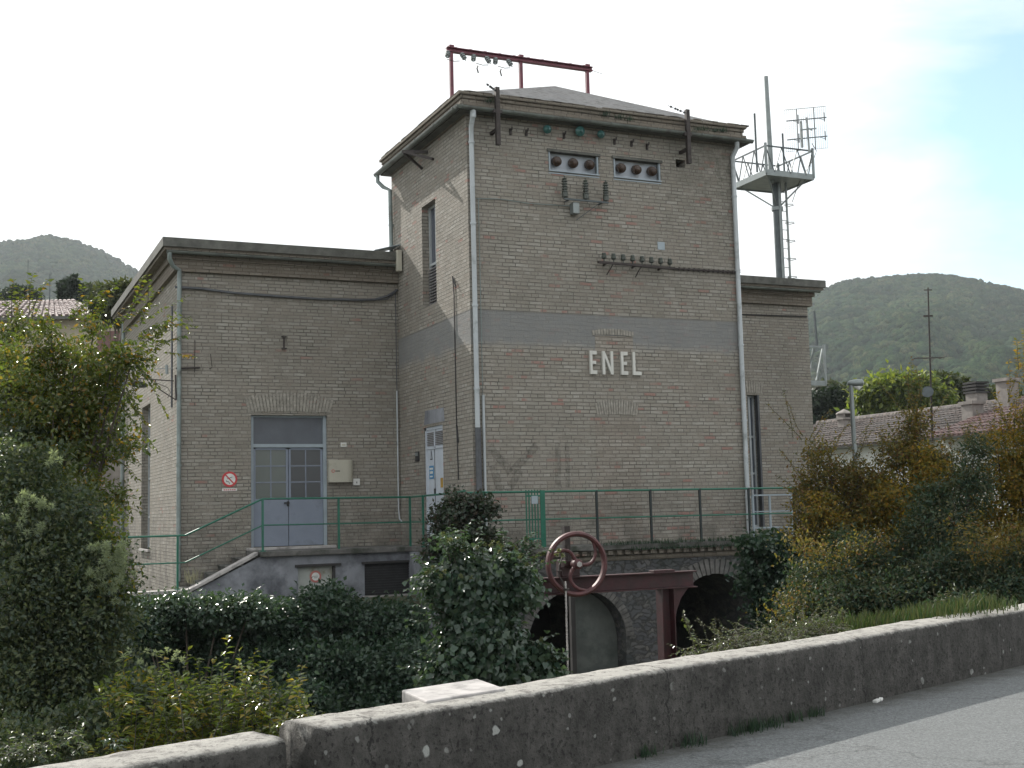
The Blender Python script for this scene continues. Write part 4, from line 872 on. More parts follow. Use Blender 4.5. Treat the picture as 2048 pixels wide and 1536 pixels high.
# dark back of the tunnels, brick arch rings, concrete cheek in the left arch
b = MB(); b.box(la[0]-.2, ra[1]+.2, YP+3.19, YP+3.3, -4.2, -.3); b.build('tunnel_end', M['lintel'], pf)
def archring(x0, x1, zs, name, wdt=.30, a0=0, a1=math.pi, n=30):
    b = MB(); c = (x0+x1)/2; r = (x1-x0)/2
    for k in range(n):
        t = a0+(a1-a0)*(k+.5)/n; d_ = np.array([math.cos(t), 0, math.sin(t)*.92]); p_ = np.array([c, YP-.008, zs])+d_*(r+wdt/2); tn = np.array([-math.sin(t), 0, math.cos(t)*.92])
        b.obox(p_, d_/np.linalg.norm(d_), (0, 1, 0), tn/np.linalg.norm(tn), wdt/2*random.uniform(.92, 1.04), .012, r*(a1-a0)/n/2*.86)
    return b.build(name, M['ring'], pf)
M['ring'] = simple('ring', (.115, .11, .105), .9, 0, .45, 7, .4, dirt=(.07, .075, .07), dscale=2.5)
archring(ra[0], ra[1], rz_, 'arch_ring', .30)
archring(la[0], la[1], lz, 'arch_ring', .16, 0, math.pi, 36)
b = MB(); xk = P(1142, 1300, 'Y', YP+.5)[0]; b.box(xk, la[1]-.001, YP+.35, YP+.5, -4.2, lz+.55)
# curved cheek: quarter tube inside left arch
c = (la[0]+la[1])/2; r = (la[1]-la[0])/2-.03; n = 14; rows = []
for k in range(n+1):
    t = (math.pi*.56)*(1-k/n); rows.append((c+r*math.cos(t), lz+r*.92*math.sin(t)))
b = MB()
poly = [(xk, YP+.30, -4.2), (la[1]-.02, YP+.30, -4.2), (la[1]-.02, YP+.30, lz)]+[(x, YP+.30, z) for x, z in rows[::-1] if x > xk]+[(xk, YP+.30, lz+r*.90)]
b.prism(poly, (0, .2, 0)); b.build('concrete_cheek', M['tunnel'], pf)
# brick corbel courses under the slab
b = MB(); b.box(1.2, 7.4, YP-.05, YP+.02, -.20, -.105); b.box(1.2, 7.4, YP-.025, YP+.02, -.30, -.21)
for k in range(34): b.box(1.25+k*.18, 1.35+k*.18, YP-.11, YP-.051, -.19, -.115)
b.build('corbel', M['brick_cornice'], pf, bevel=.004)
# slab deck
b = MB(); b.prism([(WLX+.0+1.35, YQ-.1, -.10), (-.26, YQ-.1, -.10), (-.50, YP-.12, -.10), (7.4, YP-.12, -.10), (7.4, .0, -.10), (0, 0, -.10), (0, WY, -.10), (WLX+1.35, WY, -.10)], (0, 0, .10)); b.build('deck', M['deck'], pf, bevel=.012)
# left retaining wall with cellar door and window
cd_ = rectY(596, 1133, 668, 1190, YQ); cd_ = (cd_[0], cd_[1], -2.3, P(632, 1133, 'Y', YQ)[2]); cw = rectY(729, 1128, 821, 1187, YQ)
b = MB(); panel(b, 'Y', YQ, -3.32, -.30, -4.2, -.10, [cd_, cw], .18)
b.quad((-.30, YQ, -4.2), (-.45, YP, -4.2), (-.45, YP, -.1), (-.30, YQ, -.1))
# stair flank going down to the left
b.quad((-4.62, YQ, -4.2), (-3.32, YQ, -4.2), (-3.32, YQ, -.10), (-4.62, YQ, -.72)); b.quad((-11, YQ, -4.2), (-4.62, YQ, -4.2), (-4.62, YQ, -.72), (-11, YQ, -.72))
b.build('retaining_wall', M['plinth'], pf)
b = MB(); b.prism([(-3.36, YQ-.06, -.07), (-4.66, YQ-.06, -.72), (-4.66, YQ-.06, -.65), (-3.36, YQ-.06, .002)], (0, .28, 0)); b.box(-11, -4.66, YQ-.06, YQ+.22, -.72, -.65); b.build('coping', M['coping'], pf, bevel=.012)
b = MB()
for k in range(5):
    x1_ = -3.30-.28*k; z1_ = -.02-.135*k; b.box(x1_-.28, x1_, YQ+.22, WY, z1_-.30, z1_-.135)
    b.box(x1_-.30, x1_+.0, YQ+.222, WY-.002, z1_-.134, z1_-.10)
b.box(-11, -4.68, YQ+.2, WY, -.9, -.78); b.build('stairs', M['deck'], pf, bevel=.008)
b = MB(); b.box(cd_[0], cd_[1], YQ+.06, YQ+.10, cd_[2], cd_[3]); dr = b.build('cellar_door', M['cellar_door'], pf)
b = MB(); b.box(cd_[1]-.02, cd_[1]+.03, YQ-.01, YQ+.06, cd_[2], cd_[3]); b.box(cd_[0]-.06, cd_[1]+.14, YQ-.05, YQ+.06, cd_[3]+.0, cd_[3]+.05); b.build('lintel', M['lintel'], dr)
b = MB(); b.box(cw[0], cw[1], YQ+.10, YQ+.14, cw[2], cw[3]); wv = b.build('cellar_window', M['shade_slats'], pf)
b = MB(); z = cw[2]+.03
while z < cw[3]-.02: b.box(cw[0], cw[1], YQ+.07, YQ+.10, z, z+.02); z += .05
b.build('slats', M['shade_slats'], wv)
b = MB(); b.box(cw[0]-.05, cw[1]+.02, YQ-.04, YQ+.1, cw[2]-.035, cw[2]); b.build('sill', M['coping'], wv); b = MB(); b.box(cw[0]-.06, cw[1]+.03, YQ-.05, YQ+.04, cw[3], cw[3]+.045); b.build('lintel', M['lintel'], wv)
# ------------------------------------------------------------------ railings
def railing(name, label, pts, zoff, postmat, railmat, posts, h=1.0, mids=(.5,), bases=True):
    rt_ = empty(name, (pts[0][0], pts[0][1], pts[0][2]), label, 'railing')
    for q in posts:
        b = MB(); b.bar((q[0], q[1], q[2]), (q[0], q[1], q[2]+h), .038); 
        if bases: b.box(q[0]-.05, q[0]+.05, q[1]-.05, q[1]+.05, q[2], q[2]+.02)
        b.build('post', M[postmat], rt_)
    for k, fr in enumerate((1.0,)+tuple(mids)):
        b = MB(); b.tube([(p_[0], p_[1], p_[2]+h*fr-(0 if k == 0 else .0)) for p_ in pts], .019 if k == 0 else .014, 8); b.build('rail', M[railmat], rt_)
    return rt_
e3 = P(855, 995, 'X', -.33)
PL = [(-7.2, 2.86, -.66), (-4.84, 2.86, -.655), (-4.70, 2.86, -.655), (-3.24, 2.86, .0), (-.22, 2.86, -.02), (-.36, .2, .0), (-.45, YP-.03, .02)]
PO = [PL[0], PL[1], PL[3], (-1.73, 2.86, -.02), (-.24, 2.86, -.03), (-.29, 1.95, 0), (-.10, YP-.03, 0.0)]
railing('stair_railing', 'green steel railing along the stairs and landing by the blue double door', PL, 0, 'rail_green', 'rail_green', PO, 1.01)
fr = [(-.45, YP-.03, .0), (7.3-.62, YP-.03, -.02)]
xs_ = [P(px, 1030, 'Y', YP-.03)[0] for px in (1194, 1302, 1401, 1499, 1590)]
railing('front_railing', 'railing with black posts and green rails before the tower front', fr, 0, 'rail_dark', 'rail_green', [(x, YP-.03, .0) for x in xs_], 1.0)
# low steel frame at the right end of the platform
xa = P(1503, 1020, 'Y', YP-.35)[0]; fa = empty('steel_frame', (xa, YP-.2, 0), 'low pale green steel frame at the right end of the front railing', 'frame')
b = MB(); z1 = P(1540, 990, 'Y', -.4)[2]; z0 = P(1540, 1055, 'Y', -.4)[2]; x0, x1, x2 = (P(px, 1020, 'Y', -.4)[0] for px in (1506, 1540, 1583))
for x in (x0, x1, x2): b.bar((x, -.4, 0), (x, -.4, z1), .035)
b.bar((x0, -.4, z1), (x2, -.4, z1), .03); b.bar((x0, -.4, z0), (x2, -.4, z0), .03); b.bar((x0, -.4, (z0+z1)/2), (x2, -.4, (z0+z1)/2), .02); b.build('bars', M['frame_pale'], fa)
# small barred gate
gx0, gx1 = P(1052, 1030, 'Y', YP-.08)[0], P(1087, 1030, 'Y', YP-.08)[0]; gt_ = empty('barred_gate', (gx0, YP-.08, 0), 'small green barred gate leaning in the front railing', 'gate')
b = MB(); b.box(gx1-.05, gx1+.03, YP-.10, YP-.06, .0, 1.02); b.build('post', M['rail_green'], gt_)
b = MB()
for k in range(6): x = gx0+(gx1-gx0-.06)*k/5; b.bar((x, YP-.10, .10), (x, YP-.10, 1.03+.0*k), .018)
b.bar((gx0, YP-.10, .15), (gx1, YP-.10, .15), .03); b.bar((gx0, YP-.10, .92), (gx1, YP-.10, .92), .03); b.build('bars', M['rail_green'], gt_)
b = MB(); b.box(gx0+.10, gx0+.22, YP-.125, YP-.113, .78, .92); b.build('plate', M['frame_pale'], gt_)
# ------------------------------------------------------------------ signs and boxes by the door
def disc(mb, c, r, y, n=28, th=.004):
    mb.prism([(c[0]+r*math.cos(2*math.pi*k/n), y, c[2]+r*math.sin(2*math.pi*k/n)) for k in range(n)], (0, th, 0))
c = P(459, 958.5, 'Y', WY); s1 = empty('no_smoking_sign', (c[0], WY, c[2]-.2), 'round red and white no smoking sign left of the blue door', 'sign'); Rr = .155
b = MB(); disc(b, c, Rr, WY-.012, th=.012); b.build('ring', M['red_paint'], s1)
b = MB(); disc(b, c, Rr*.74, WY-.016); b.build('face', M['white_paint'], s1)
b = MB(); b.bar((c[0]-.085, WY-.019, c[2]+.09), (c[0]+.085, WY-.019, c[2]-.09), .024, .006, (0, 1, 0)); b.build('slash', M['red_paint'], s1)
b = MB(); b.tube([(c[0]-.06, WY-.018, c[2]-.02), (c[0]-.07, WY-.018, c[2]-.045), (c[0]-.02, WY-.018, c[2]-.05), (c[0]+.0, WY-.018, c[2]-.09)], .006, 5); b.bar((c[0]-.05, WY-.0175, c[2]+.01), (c[0]+.055, WY-.0175, c[2]+.045), .010, .004, (0, 1, 0)); b.build('cigarette', M['black'], s1)
b = MB(); b.box(c[0]-.15, c[0]+.15, WY-.008, WY, c[2]-.235, c[2]-.185); pl_ = b.build('plate', M['white_paint'], s1)
b = MB(); 
for k in range(6): b.box(c[0]-.12+k*.042, c[0]-.09+k*.042, WY-.010, WY-.008, c[2]-.222, c[2]-.202)
b.build('plate_text', M['red_paint'], pl_)
mbx = rectY(658, 920, 709, 964, WY-.12); mt = empty('meter_box', (mbx[0], WY, mbx[2]), 'cream rounded meter box on the wall right of the blue door', 'box')
b = MB(); x0, x1, z0, z1 = mbx; pr_ = [(x0, WY), (x0, WY-.14), (x0+(x1-x0)*.7, WY-.14), (x0+(x1-x0)*.85, WY-.125), (x1-.03, WY-.08), (x1, WY-.02), (x1, WY)]
b.prism([(x, y, z0) for x, y in pr_], (0, 0, z1-z0)); b.build('casing', M['cream_box'], mt, smooth=True)
b = MB(); b.torus((x0+.08, WY-.142, (z0+z1)/2), (0, 1, 0), .028, .005, 16, 5); b.build('emblem', M['red_paint'], mt); b = MB()
for k in range(4): b.box(x0+.13+k*.025, x0+.148+k*.025, WY-.143, WY-.1405, (z0+z1)/2-.012, (z0+z1)/2+.012)
b.build('printed_word', M['iron'], mt)
c = P(713, 964, 'Y', WY-.05); b = MB(); b.box(c[0]-.07, c[0]+.07, WY-.07, WY, c[2]-.07, c[2]+.07); o = b.build('button_box', M['white_paint'], bevel=.008); tag(o, 'small square white box just below right of the meter box', 'box')
b = MB(); b.box(c[0]-.008, c[0]+.008, WY-.076, WY-.069, c[2]-.03, c[2]+.01); b.build('slot', M['black'], o)
c = P(687, 889.5, 'Y', WY); b = MB(); b.box(c[0]-.062, c[0]+.062, WY-.012, WY, c[2]-.045, c[2]+.045); o = b.build('number_plate', M['white_paint'], bevel=.003); tag(o, 'tiny white plate on the bricks above the cream meter box', 'plate')
b = MB(); b.box(c[0]-.04, c[0]+.04, WY-.0145, WY-.0125, c[2]-.02, c[2]+.015); b.build('printed_text', M['cream_box'], o)
c = P(836, 913, 'X', 0); b = MB(); b.box(-.03, 0, c[1]-.1, c[1]+.1, c[2]-.10, c[2]+.10); o = b.build('bell_panel', M['black'], bevel=.006); tag(o, 'dark little panel on the tower side beside the white door', 'plate')
b = MB(); b.box(-.034, -.030, c[1]-.08, c[1]+.08, c[2]+.01, c[2]+.08); b.build('window', M['galv'], o)
c = (P(631, 1153, 'Y', YQ+.05)); s2 = empty('round_notice', (c[0], YQ+.05, c[2]-.1), 'faded round red and white notice on the pale cellar door', 'sign')
b = MB(); disc(b, c, .115, YQ+.048, th=.010); b.build('ring', M['pink_paint'], s2); b = MB(); disc(b, c, .078, YQ+.043); b.build('face', M['white_paint'], s2)
b = MB(); b.box(c[0]-.05, c[0]+.05, YQ+.040, YQ+.043, c[2]-.0, c[2]+.012); b.box(c[0]-.035, c[0]+.035, YQ+.040, YQ+.043, c[2]-.03, c[2]-.018); b.build('printed_text', M['galv'], s2)
# street lamp on bracket at the left corner
lb = empty('wall_lamp', P(350, 800, 'Y', WY-.1), 'old wall lamp with round shade on an iron bracket at the left corner', 'lamp')
YL = WY-.12; l0 = P(348, 762, 'Y', YL); l1 = P(275, 757, 'Y', YL-.0); l2 = P(352, 800, 'Y', YL)
b = MB(); b.bar(l0, l1, .02); q = P(313, 775, 'Y', YL); b.tube([P(311, 759, 'Y', YL), q, l2], .011, 6); b.tube([P(313, 766, 'Y', YL), P(335, 775, 'Y', YL), P(341, 785, 'Y', YL), P(335, 796, 'Y', YL)], .006, 5); b.bar(P(351, 750, 'Y', YL+.05), P(352, 800, 'Y', YL+.05), .03); b.build('bracket', M['iron'], lb)
c = P(279, 765, 'Y', YL-.02); b = MB(); b.lathe(c+np.array([0, 0, .05]), (-.15, -.25, -1), [(0, .03), (.04, .05), (.06, .09), (.09, .175), (.095, .18), (.096, .165), (.08, .08), (.065, .04)], 24); b.build('shade', M['galv_dark'], lb, smooth=True)
b = MB(); b.lathe(c+np.array([0, 0, .0]), (-.15, -.25, -1), [(0, .03), (.05, .045), (.08, .03)], 12); b.build('bulb', M['white_paint'], lb, smooth=True)
b = MB(); b.tube([P(270, 738, 'Y', YL+.3), P(310, 738, 'Y', YL+.1), P(346, 736, 'Y', YL)], .008, 5); b.tube([P(333, 730, 'Y', YL), P(334, 748, 'Y', YL)], .03, 8); b.build('wire', M['galv'], lb)
# ------------------------------------------------------------------ sluice gear with handwheel
YS = -9.9
sg = empty('sluice_gear', P(1150, 1340, 'Y', YS), 'rusty red sluice gear with beam, leg and threaded rod over the canal', 'sluice gear')
def PS(px, py, dy=0): return P(px, py, 'Y', YS+dy)
zt_ = PS(1300, 1145)[2]; zb_ = PS(1300, 1179)[2]; x0 = PS(960, 1160)[0]; x1 = PS(1389, 1160)[0]
b = MB(); b.box(x0, x1, YS-.06, YS+.06, zt_-.012, zt_); b.box(x0, x1, YS-.06, YS+.06, zb_, zb_+.012); b.box(x0, x1, YS+.02, YS+.03, zb_+.012, zt_-.012); b.build('beam', M['rusty'], sg, bevel=.003)
b = MB(); b.box(PS(1303, 1150)[0], PS(1345, 1150)[0], YS-.05, YS+.05, zt_, zt_+.022); b.build('pad', M['rusty'], sg, bevel=.004)
lx0, lx1, lx2 = (PS(px, 1200)[0] for px in (1318, 1331, 1344)); zl = zb_
b = MB(); b.box(lx0, lx0+.012, YS-.06, YS+.06, -3.6, zl); b.box(lx2-.012, lx2, YS-.06, YS+.06, -3.6, zl); b.box(lx0+.012, lx2-.012, YS+.03, YS+.04, -3.6, zl)
b.build('leg', M['rusty'], sg)
b = MB(); poly = [(lx2, YS-.02, zl), (PS(1375, 1180)[0], YS-.02, zl), (PS(1360, 1196)[0], YS-.02, zl-.10), (PS(1352, 1220)[0], YS-.02, zl-.22), (lx2, YS-.02, zl-.36)]; b.prism(poly, (0, .03, 0)); b.build('gusset', M['rusty'], sg)
# rod housing, gearbox, rod
c = PS(1137, 1128, .0); b = MB()
b.box(c[0]-.10, c[0]+.10, YS-.05, YS+.07, zt_, zt_+.10); b.box(c[0]-.075, c[0]+.075, YS-.07, YS+.05, zt_+.10, zt_+.16); b.box(c[0]-.12, c[0]-.10, YS-.04, YS+.04, zt_, zt_+.17); b.build('gearbox', M['rusty'], sg, bevel=.008)
b = MB(); xr = PS(1133, 1100)[0]; b.box(xr-.03, xr+.03, YS-.03, YS+.03, zt_+.12, PS(1133, 1052)[2]); b.tube([(xr-.02, YS-.06, zt_+.14), (xr-.02, YS-.06, PS(1133, 1090)[2])], .010, 6); b.build('rod_sleeve', M['iron'], sg)
wc = PS(1153, 1128, -.16); wr = 62.0*(fw@(wc-CAM))/F
b = MB(); b.torus(wc, (.12, 1, .0), wr-.010, .027, 56, 8, 1.5); 
wn2 = np.array([.12, 1, 0]); wn2 /= np.linalg.norm(wn2); wu = np.cross([0, 0, 1.], wn2); wu = -wu; wv2 = np.array([0, 0, 1.])
for k in range(3):
    a0 = R(62+120*k); pts = []
    for s in np.linspace(0, 1, 9):
        ang = a0-1.15*(1-s)**1.0+.15*s; rad = .035+(wr-.035)*s**.85
        ang = a0-math.sin(math.pi*(1-s)*.5)*1.25
        pts.append(wc+(wu*math.cos(ang)+wv2*math.sin(ang))*rad)
    b.tube(pts, [.020-.004*i/8 for i in range(9)], 8)
b.lathe(wc+wn2*.05, -wn2, [(0, .05), (.10, .05), (.11, .03), (.13, .03)], 14); M['wheel_red'] = simple('wheel_red', (.085, .028, .030), .5, .1, .35, 14, .3, dirt=(.045, .02, .02), dscale=9, dlo=.45, dhi=.7)
b.build('handwheel', M['wheel_red'], sg, smooth=True)
b = MB(); b.tube([wc, wc+wn2*.22], .022, 10); b.build('shaft', M['iron'], sg)
b = MB(); b.lathe(wc-wn2*.07, -wn2, [(0, .028), (.02, .028), (.022, .005)], 6); b.build('hub_nut', M['coping'], sg)
# chain from the gear
b = MB(); ca = PS(1131, 1165, -.2); cb = PS(1134, 1362, -.2); cb = np.array([ca[0], ca[1], cb[2]-.5]); n = int((ca[2]-cb[2])/.018)
for k in range(n):
    p_ = ca+(cb-ca)*k/n; b.obox(p_, (1, 0, 0), (0, 1, 0), (0, 0, 1), .009 if k % 2 else .004, .004 if k % 2 else .009, .010)
tag(b.build('rod_chain', M['coping']), 'thin chain hanging from the handwheel gear into the canal', 'chain')
b = MB(); for_ = [PS(1128, 1092, -.1), PS(1127, 1110, -.12), PS(1119, 1130, -.14), PS(1117, 1150, -.16), PS(1126, 1165, -.18), PS(1130, 1178, -.2)]; b.tube(for_, .008, 5); b.lathe(PS(1133, 1181, -.2), (0, 0, 1), [(0, .03), (.02, .03)], 8); b.lathe(PS(1118, 1143, -.15), (0, 0, 1), [(0, .03), (.012, .03)], 8); b.build('wire', M['iron'], sg)
b = MB(); x0 = P(1143, 1250, 'Y', -9.2)[0]; b.box(x0-.0, x0+.05, -9.20, -9.15, -3.6, zb_); tag(b.build('guide_post', M['lintel']), 'dark guide post in the canal behind the hanging chain', 'post')

# ------------------------------------------------------------------ road parapet
def rough_wall(name, s0, s1, dz, label):
    n = max(8, int((s1-s0)/.09)); prof = [(0, RZ-.1), (0, -.435+dz), (.018, -.410+dz), (.055, -.402+dz), (.30, -.398+dz), (.345, -.44+dz), (.35, RZ-2.5)]
    # finer rows
    pr2 = []
    for (a0, b0), (a1, b1) in zip(prof[:-1], prof[1:]):
        m_ = max(1, int(math.hypot(a1-a0, b1-b0)/.06)); pr2 += [(a0+(a1-a0)*k/m_, b0+(b1-b0)*k/m_) for k in range(m_)]
    pr2.append(prof[-1]); V = []
    rr_ = np.random.default_rng(int(abs(s0)*10)+3)
    for i in range(n+1):
        s = s0+(s1-s0)*i/n
        for (o_, z) in pr2:
            j = rr_.normal(0, .0016, 2)+.005*np.array([math.sin(s*2.3), math.sin(s*1.7+1)]); q = wallp(s+rr_.normal(0, .004), o_+j[0], z+j[1]); V.append(q)
    V = np.array(V); m_ = len(pr2); I, J = np.meshgrid(np.arange(n), np.arange(m_-1), indexing='ij'); a = (I*m_+J).ravel()
    Fq = np.stack([a, a+m_, a+m_+1, a+1], -1); T_ = np.concatenate([Fq[:, [0, 1, 2]], Fq[:, [0, 2, 3]]])
    for i in (0, n):
        e = np.arange(i*m_, i*m_+m_); ci = len(V); V = np.vstack([V, [[*V[e][:, :2].mean(0), -.7]]]); T_ = np.vstack([T_, np.stack([e[:-1], e[1:], np.full(m_-1, ci)], -1), [[e[-1], e[0], ci]]])
    o = np_mesh(name, V, T_, M['parapet'], nper=3, smooth=False)
    c = V.mean(0); o.data.transform(Matrix.Translation((-c[0], -c[1], 0))); o.location = (c[0], c[1], 0)
    return tag(o, label, 'wall', 'concrete parapet pieces along the road')
s_gap = -2.53
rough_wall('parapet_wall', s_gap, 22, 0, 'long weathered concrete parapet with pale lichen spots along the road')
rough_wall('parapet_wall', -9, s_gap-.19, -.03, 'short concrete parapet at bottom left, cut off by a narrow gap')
# slab under the ivy
def WP(px, py, z): return P(px, py, 'Z', z)
q = [WP(a_, c_, -.385) for a_, c_ in ((852, 1401), (800, 1380), (850, 1366), (1000, 1374), (1000, 1376), (985, 1384))]
b = MB(); sl = [wallp(-1.85, .352, -.39), wallp(-.55, .352, -.39), wallp(-.55, 1.1, -.39), wallp(-1.85, 1.1, -.39)]
p0 = WP(852, 1402, -.39); p1 = WP(800, 1379, -.39); dv = p1-p0; dv = dv/np.linalg.norm(dv)
e0 = p0; e1 = WP(803, 1380, -.39); wl = np.array([wd[0], wd[1], 0]); b.prism([e0, e0+wl*.62, e1+wl*.62, e1], (0, 0, -.10)); pr_s = b
b2 = MB(); b2.prism([e0+wl*.06+np.array([0, 0, -.10]), e0+wl*.60+np.array([0, 0, -.10]), e1+wl*.60+np.array([0, 0, -.10]), e1+wl*.06+np.array([0, 0, -.10])], (0, 0, -3.2))
pe = empty('canal_pier', (e0[0], e0[1], -3.7), 'concrete pier with flat capstone behind the parapet, ivy growing over it', 'pier')
pr_s.build('capstone', M['coping'], pe, bevel=.01); b2.build('pier_body', M['plinth'], pe)

# ------------------------------------------------------------------ VEGETATION
def leaf_mesh(C, Dv, Nv, L_, Wd, fold=.25, droop=.15):
    n = len(C); Dv = Dv/np.linalg.norm(Dv, axis=1)[:, None]; S = np.cross(Dv, Nv); S /= (np.linalg.norm(S, axis=1)[:, None]+1e-9); U = np.cross(S, Dv)
    L_ = L_[:, None]; Wd = Wd[:, None]
    v0 = C; v1 = C+Dv*L_*.42+S*Wd*.5+U*Wd*fold*.6; v2 = C+Dv*L_-U*L_*droop; v3 = C+Dv*L_*.42-S*Wd*.5+U*Wd*fold*.6
    V = np.stack([v0, v1, v2, v3], 1).reshape(-1, 3); k = (np.arange(n)*4)[:, None]
    Fc = np.concatenate([k+np.array([[0, 1, 2]]), k+np.array([[0, 2, 3]])], 0); return V, Fc
def unit(n): v = RNG.normal(size=(n, 3)); return v/np.linalg.norm(v, axis=1)[:, None]
def blob(px, py, rx, ry, depth, rd=None):
    c = PD(px, py, depth); k = depth/F; return (c, np.array([rx*k, (rd if rd is not None else (rx+ry)/2*k), ry*k]))
def fol_points(blobs, nclump, per, csize, shell=.6):
    vol = np.array([b_[1][0]*b_[1][1]*b_[1][2] for b_ in blobs])**.72; pr_ = vol/vol.sum(); idx = RNG.choice(len(blobs), nclump, p=pr_)
    C = np.array([blobs[i][0] for i in idx]); Rr = np.array([blobs[i][1] for i in idx]); d = unit(nclump); rad = (shell+(1-shell)*RNG.random(nclump))**.6
    rad = np.where(RNG.random(nclump) < .3, RNG.random(nclump)*.8, rad)
    cc = C+d*Rr*rad[:, None]; cs = csize*RNG.uniform(.6, 1.5, nclump)
    pts = np.repeat(cc, per, 0)+RNG.normal(size=(nclump*per, 3))*np.repeat(cs, per)[:, None]*np.array([1, 1, .75])
    out = np.repeat(d, per, 0); return pts, out, cc
def foliage(name, parent, mat, blobs, nclump, per, csize, leaf, shell=.6, upb=.5, hang=.0, jit=1.0, wl=.55, zmin=None):
    pts, out, cc = fol_points(blobs, nclump, per, csize, shell)
    if zmin is not None: pts[:, 2] = np.maximum(pts[:, 2], zmin+RNG.random(len(pts))*.05)
    n = len(pts); Dv = out*.7+unit(n)*.9+np.array([0, 0, -hang]); Nv = out*.8+np.array([0, 0, upb])+unit(n)*.7*jit
    L_ = leaf*RNG.uniform(.6, 1.3, n); V, Fc = leaf_mesh(pts, Dv, Nv, L_, L_*wl*RNG.uniform(.8, 1.2, n)); return np_mesh(name, V, Fc, mat, parent), cc
def twigs(parent, mat, root, targets, r0=.03, r1=.006, name='limbs', n=5):
    b = MB(); root = np.array(root, float)
    for tt in targets:
        tt = np.array(tt, float); mid = root+(tt-root)*.5+np.array([0, 0, .12*np.linalg.norm(tt-root)])+RNG.normal(0, .05, 3)*np.linalg.norm(tt-root); pts = []
        for s in np.linspace(0, 1, 7): pts.append((1-s)**2*root+2*s*(1-s)*mid+s*s*tt)
        b.tube(pts, list(np.linspace(r0, r1, 7)), n, caps=False)
    return b.build(name, M[mat], parent)
def sprays(name, parent, mat, starts, dirs, length, nleaf, leaf, stem_mat='twig', gravity=.5, wl=.5, r=.004, stem_name='stems', cup=.3):
    """leafy shoots: each a curved stem with alternate leaves"""
    Cs, Ds, Ns, Ls = [], [], [], []; b = MB()
    for s0, d0 in zip(starts, dirs):
        ln = length*random.uniform(.6, 1.25); p_ = np.array(s0, float); d_ = np.array(d0, float); d_ /= np.linalg.norm(d_); pts = [p_.copy()]; m_ = 8
        for k in range(m_):
            d_ = d_+np.array([0, 0, -gravity*.12])+RNG.normal(0, .07, 3); d_ /= np.linalg.norm(d_); p_ = p_+d_*ln/m_; pts.append(p_.copy())
        b.tube(pts, list(np.linspace(r, r*.35, m_+1)), 4, caps=False); pts = np.array(pts)
        for k in range(nleaf):
            t = (k+1)/(nleaf+1)*m_; i = int(t); q = pts[i]+(pts[min(i+1, m_)]-pts[i])*(t-i); ax = pts[min(i+1, m_)]-pts[max(i-1, 0)]; ax /= np.linalg.norm(ax)+1e-9
            sd = np.cross(ax, [0, 0, 1.]); sd = sd/(np.linalg.norm(sd)+1e-6); sd = sd*(1 if k % 2 else -1)+RNG.normal(0, .35, 3)
            Cs.append(q); Ds.append(sd+ax*.6+np.array([0, 0, -.25])); Ns.append(np.array([0, 0, 1.])*cup*3+RNG.normal(0, .45, 3)); Ls.append(leaf*random.uniform(.6, 1.25))
    V, Fc = leaf_mesh(np.array(Cs), np.array(Ds), np.array(Ns), np.array(Ls), np.array(Ls)*wl); o = np_mesh(name, V, Fc, M[mat], parent); b.build(stem_name, M[stem_mat], parent); return o
def grass(name, mat, pts, h, n, spread, parent=None, w_=.006):
    c = np.array(pts)[RNG.integers(0, len(pts), n)]+np.concatenate([RNG.normal(0, spread, (n, 2)), np.zeros((n, 1))], 1)
    hh = h*RNG.uniform(.4, 1.2, n)[:, None]; ln = RNG.normal(0, .28, (n, 2)); tip = c+np.concatenate([ln*hh, hh], 1); mid = (c+tip)/2+np.array([0, 0, .12])*hh; sd = unit(n)*w_; sd[:, 2] = 0
    V = np.stack([c-sd, c+sd, mid+sd*.8, mid-sd*.8, tip], 1).reshape(-1, 3); k = (np.arange(n)*5)[:, None]
    Fc = np.concatenate([k+np.array([[0, 1, 2]]), k+np.array([[0, 2, 3]]), k+np.array([[3, 2, 4]])], 0); return np_mesh(name, V, Fc, mat, parent)

def tree(name, label, cat, mat, blobs, base, nclump, per, csize, leaf, limbs=12, r0=.06, group=None, shell=.6, wl=.5, hang=.2, trunk=True):
    t = empty(name, base, label, cat, group); o, cc = foliage('crown', t, M[mat], blobs, nclump, per, csize, leaf, shell, hang=hang, wl=wl)
    if trunk:
        top = np.mean([b_[0] for b_ in blobs], 0); fork = np.array(base)+(top-np.array(base))*.35
        b = MB(); b.tube([base, np.array(base)+(fork-np.array(base))*.5+RNG.normal(0, .03, 3), fork], [r0*1.5, r0*1.2, r0], 8)
        for tt in cc[RNG.integers(0, len(cc), limbs)]:
            mid = fork+(tt-fork)*.5+np.array([0, 0, .10])*np.linalg.norm(tt-fork); b.tube([(1-s)**2*fork+2*s*(1-s)*mid+s*s*tt for s in np.linspace(0, 1, 7)], list(np.linspace(r0*.5, .006, 7)), 5, caps=False)
        b.build('trunk', M['bark'], t)
    return t, cc
# left olive tree
B1 = [blob(30, 745, 100, 85, 12.4), blob(130, 715, 80, 60, 12.3), blob(205, 730, 60, 55, 12), blob(110, 815, 105, 80, 12), blob(210, 810, 55, 60, 12), blob(235, 890, 45, 28, 12), blob(60, 900, 110, 90, 12.2), blob(150, 900, 70, 60, 12), blob(30, 660, 50, 28, 12.5), blob(265, 720, 38, 40, 12), blob(185, 650, 30, 22, 12.2), blob(100, 655, 30, 22, 12.2), blob(120, 980, 90, 45, 11.4), blob(30, 1000, 60, 50, 11.2), blob(225, 1000, 30, 40, 11.6), blob(190, 1060, 40, 40, 11)]
t1, cc1 = tree('olive_tree', 'tall bush with small yellowing olive leaves at the left edge', 'tree', 'leaf_olive', B1, (PD(60, 1500, 12.3)[0], PD(60, 1500, 12.3)[1], -2.6), 900, 24, .06, .055, 30, .07, shell=.3)
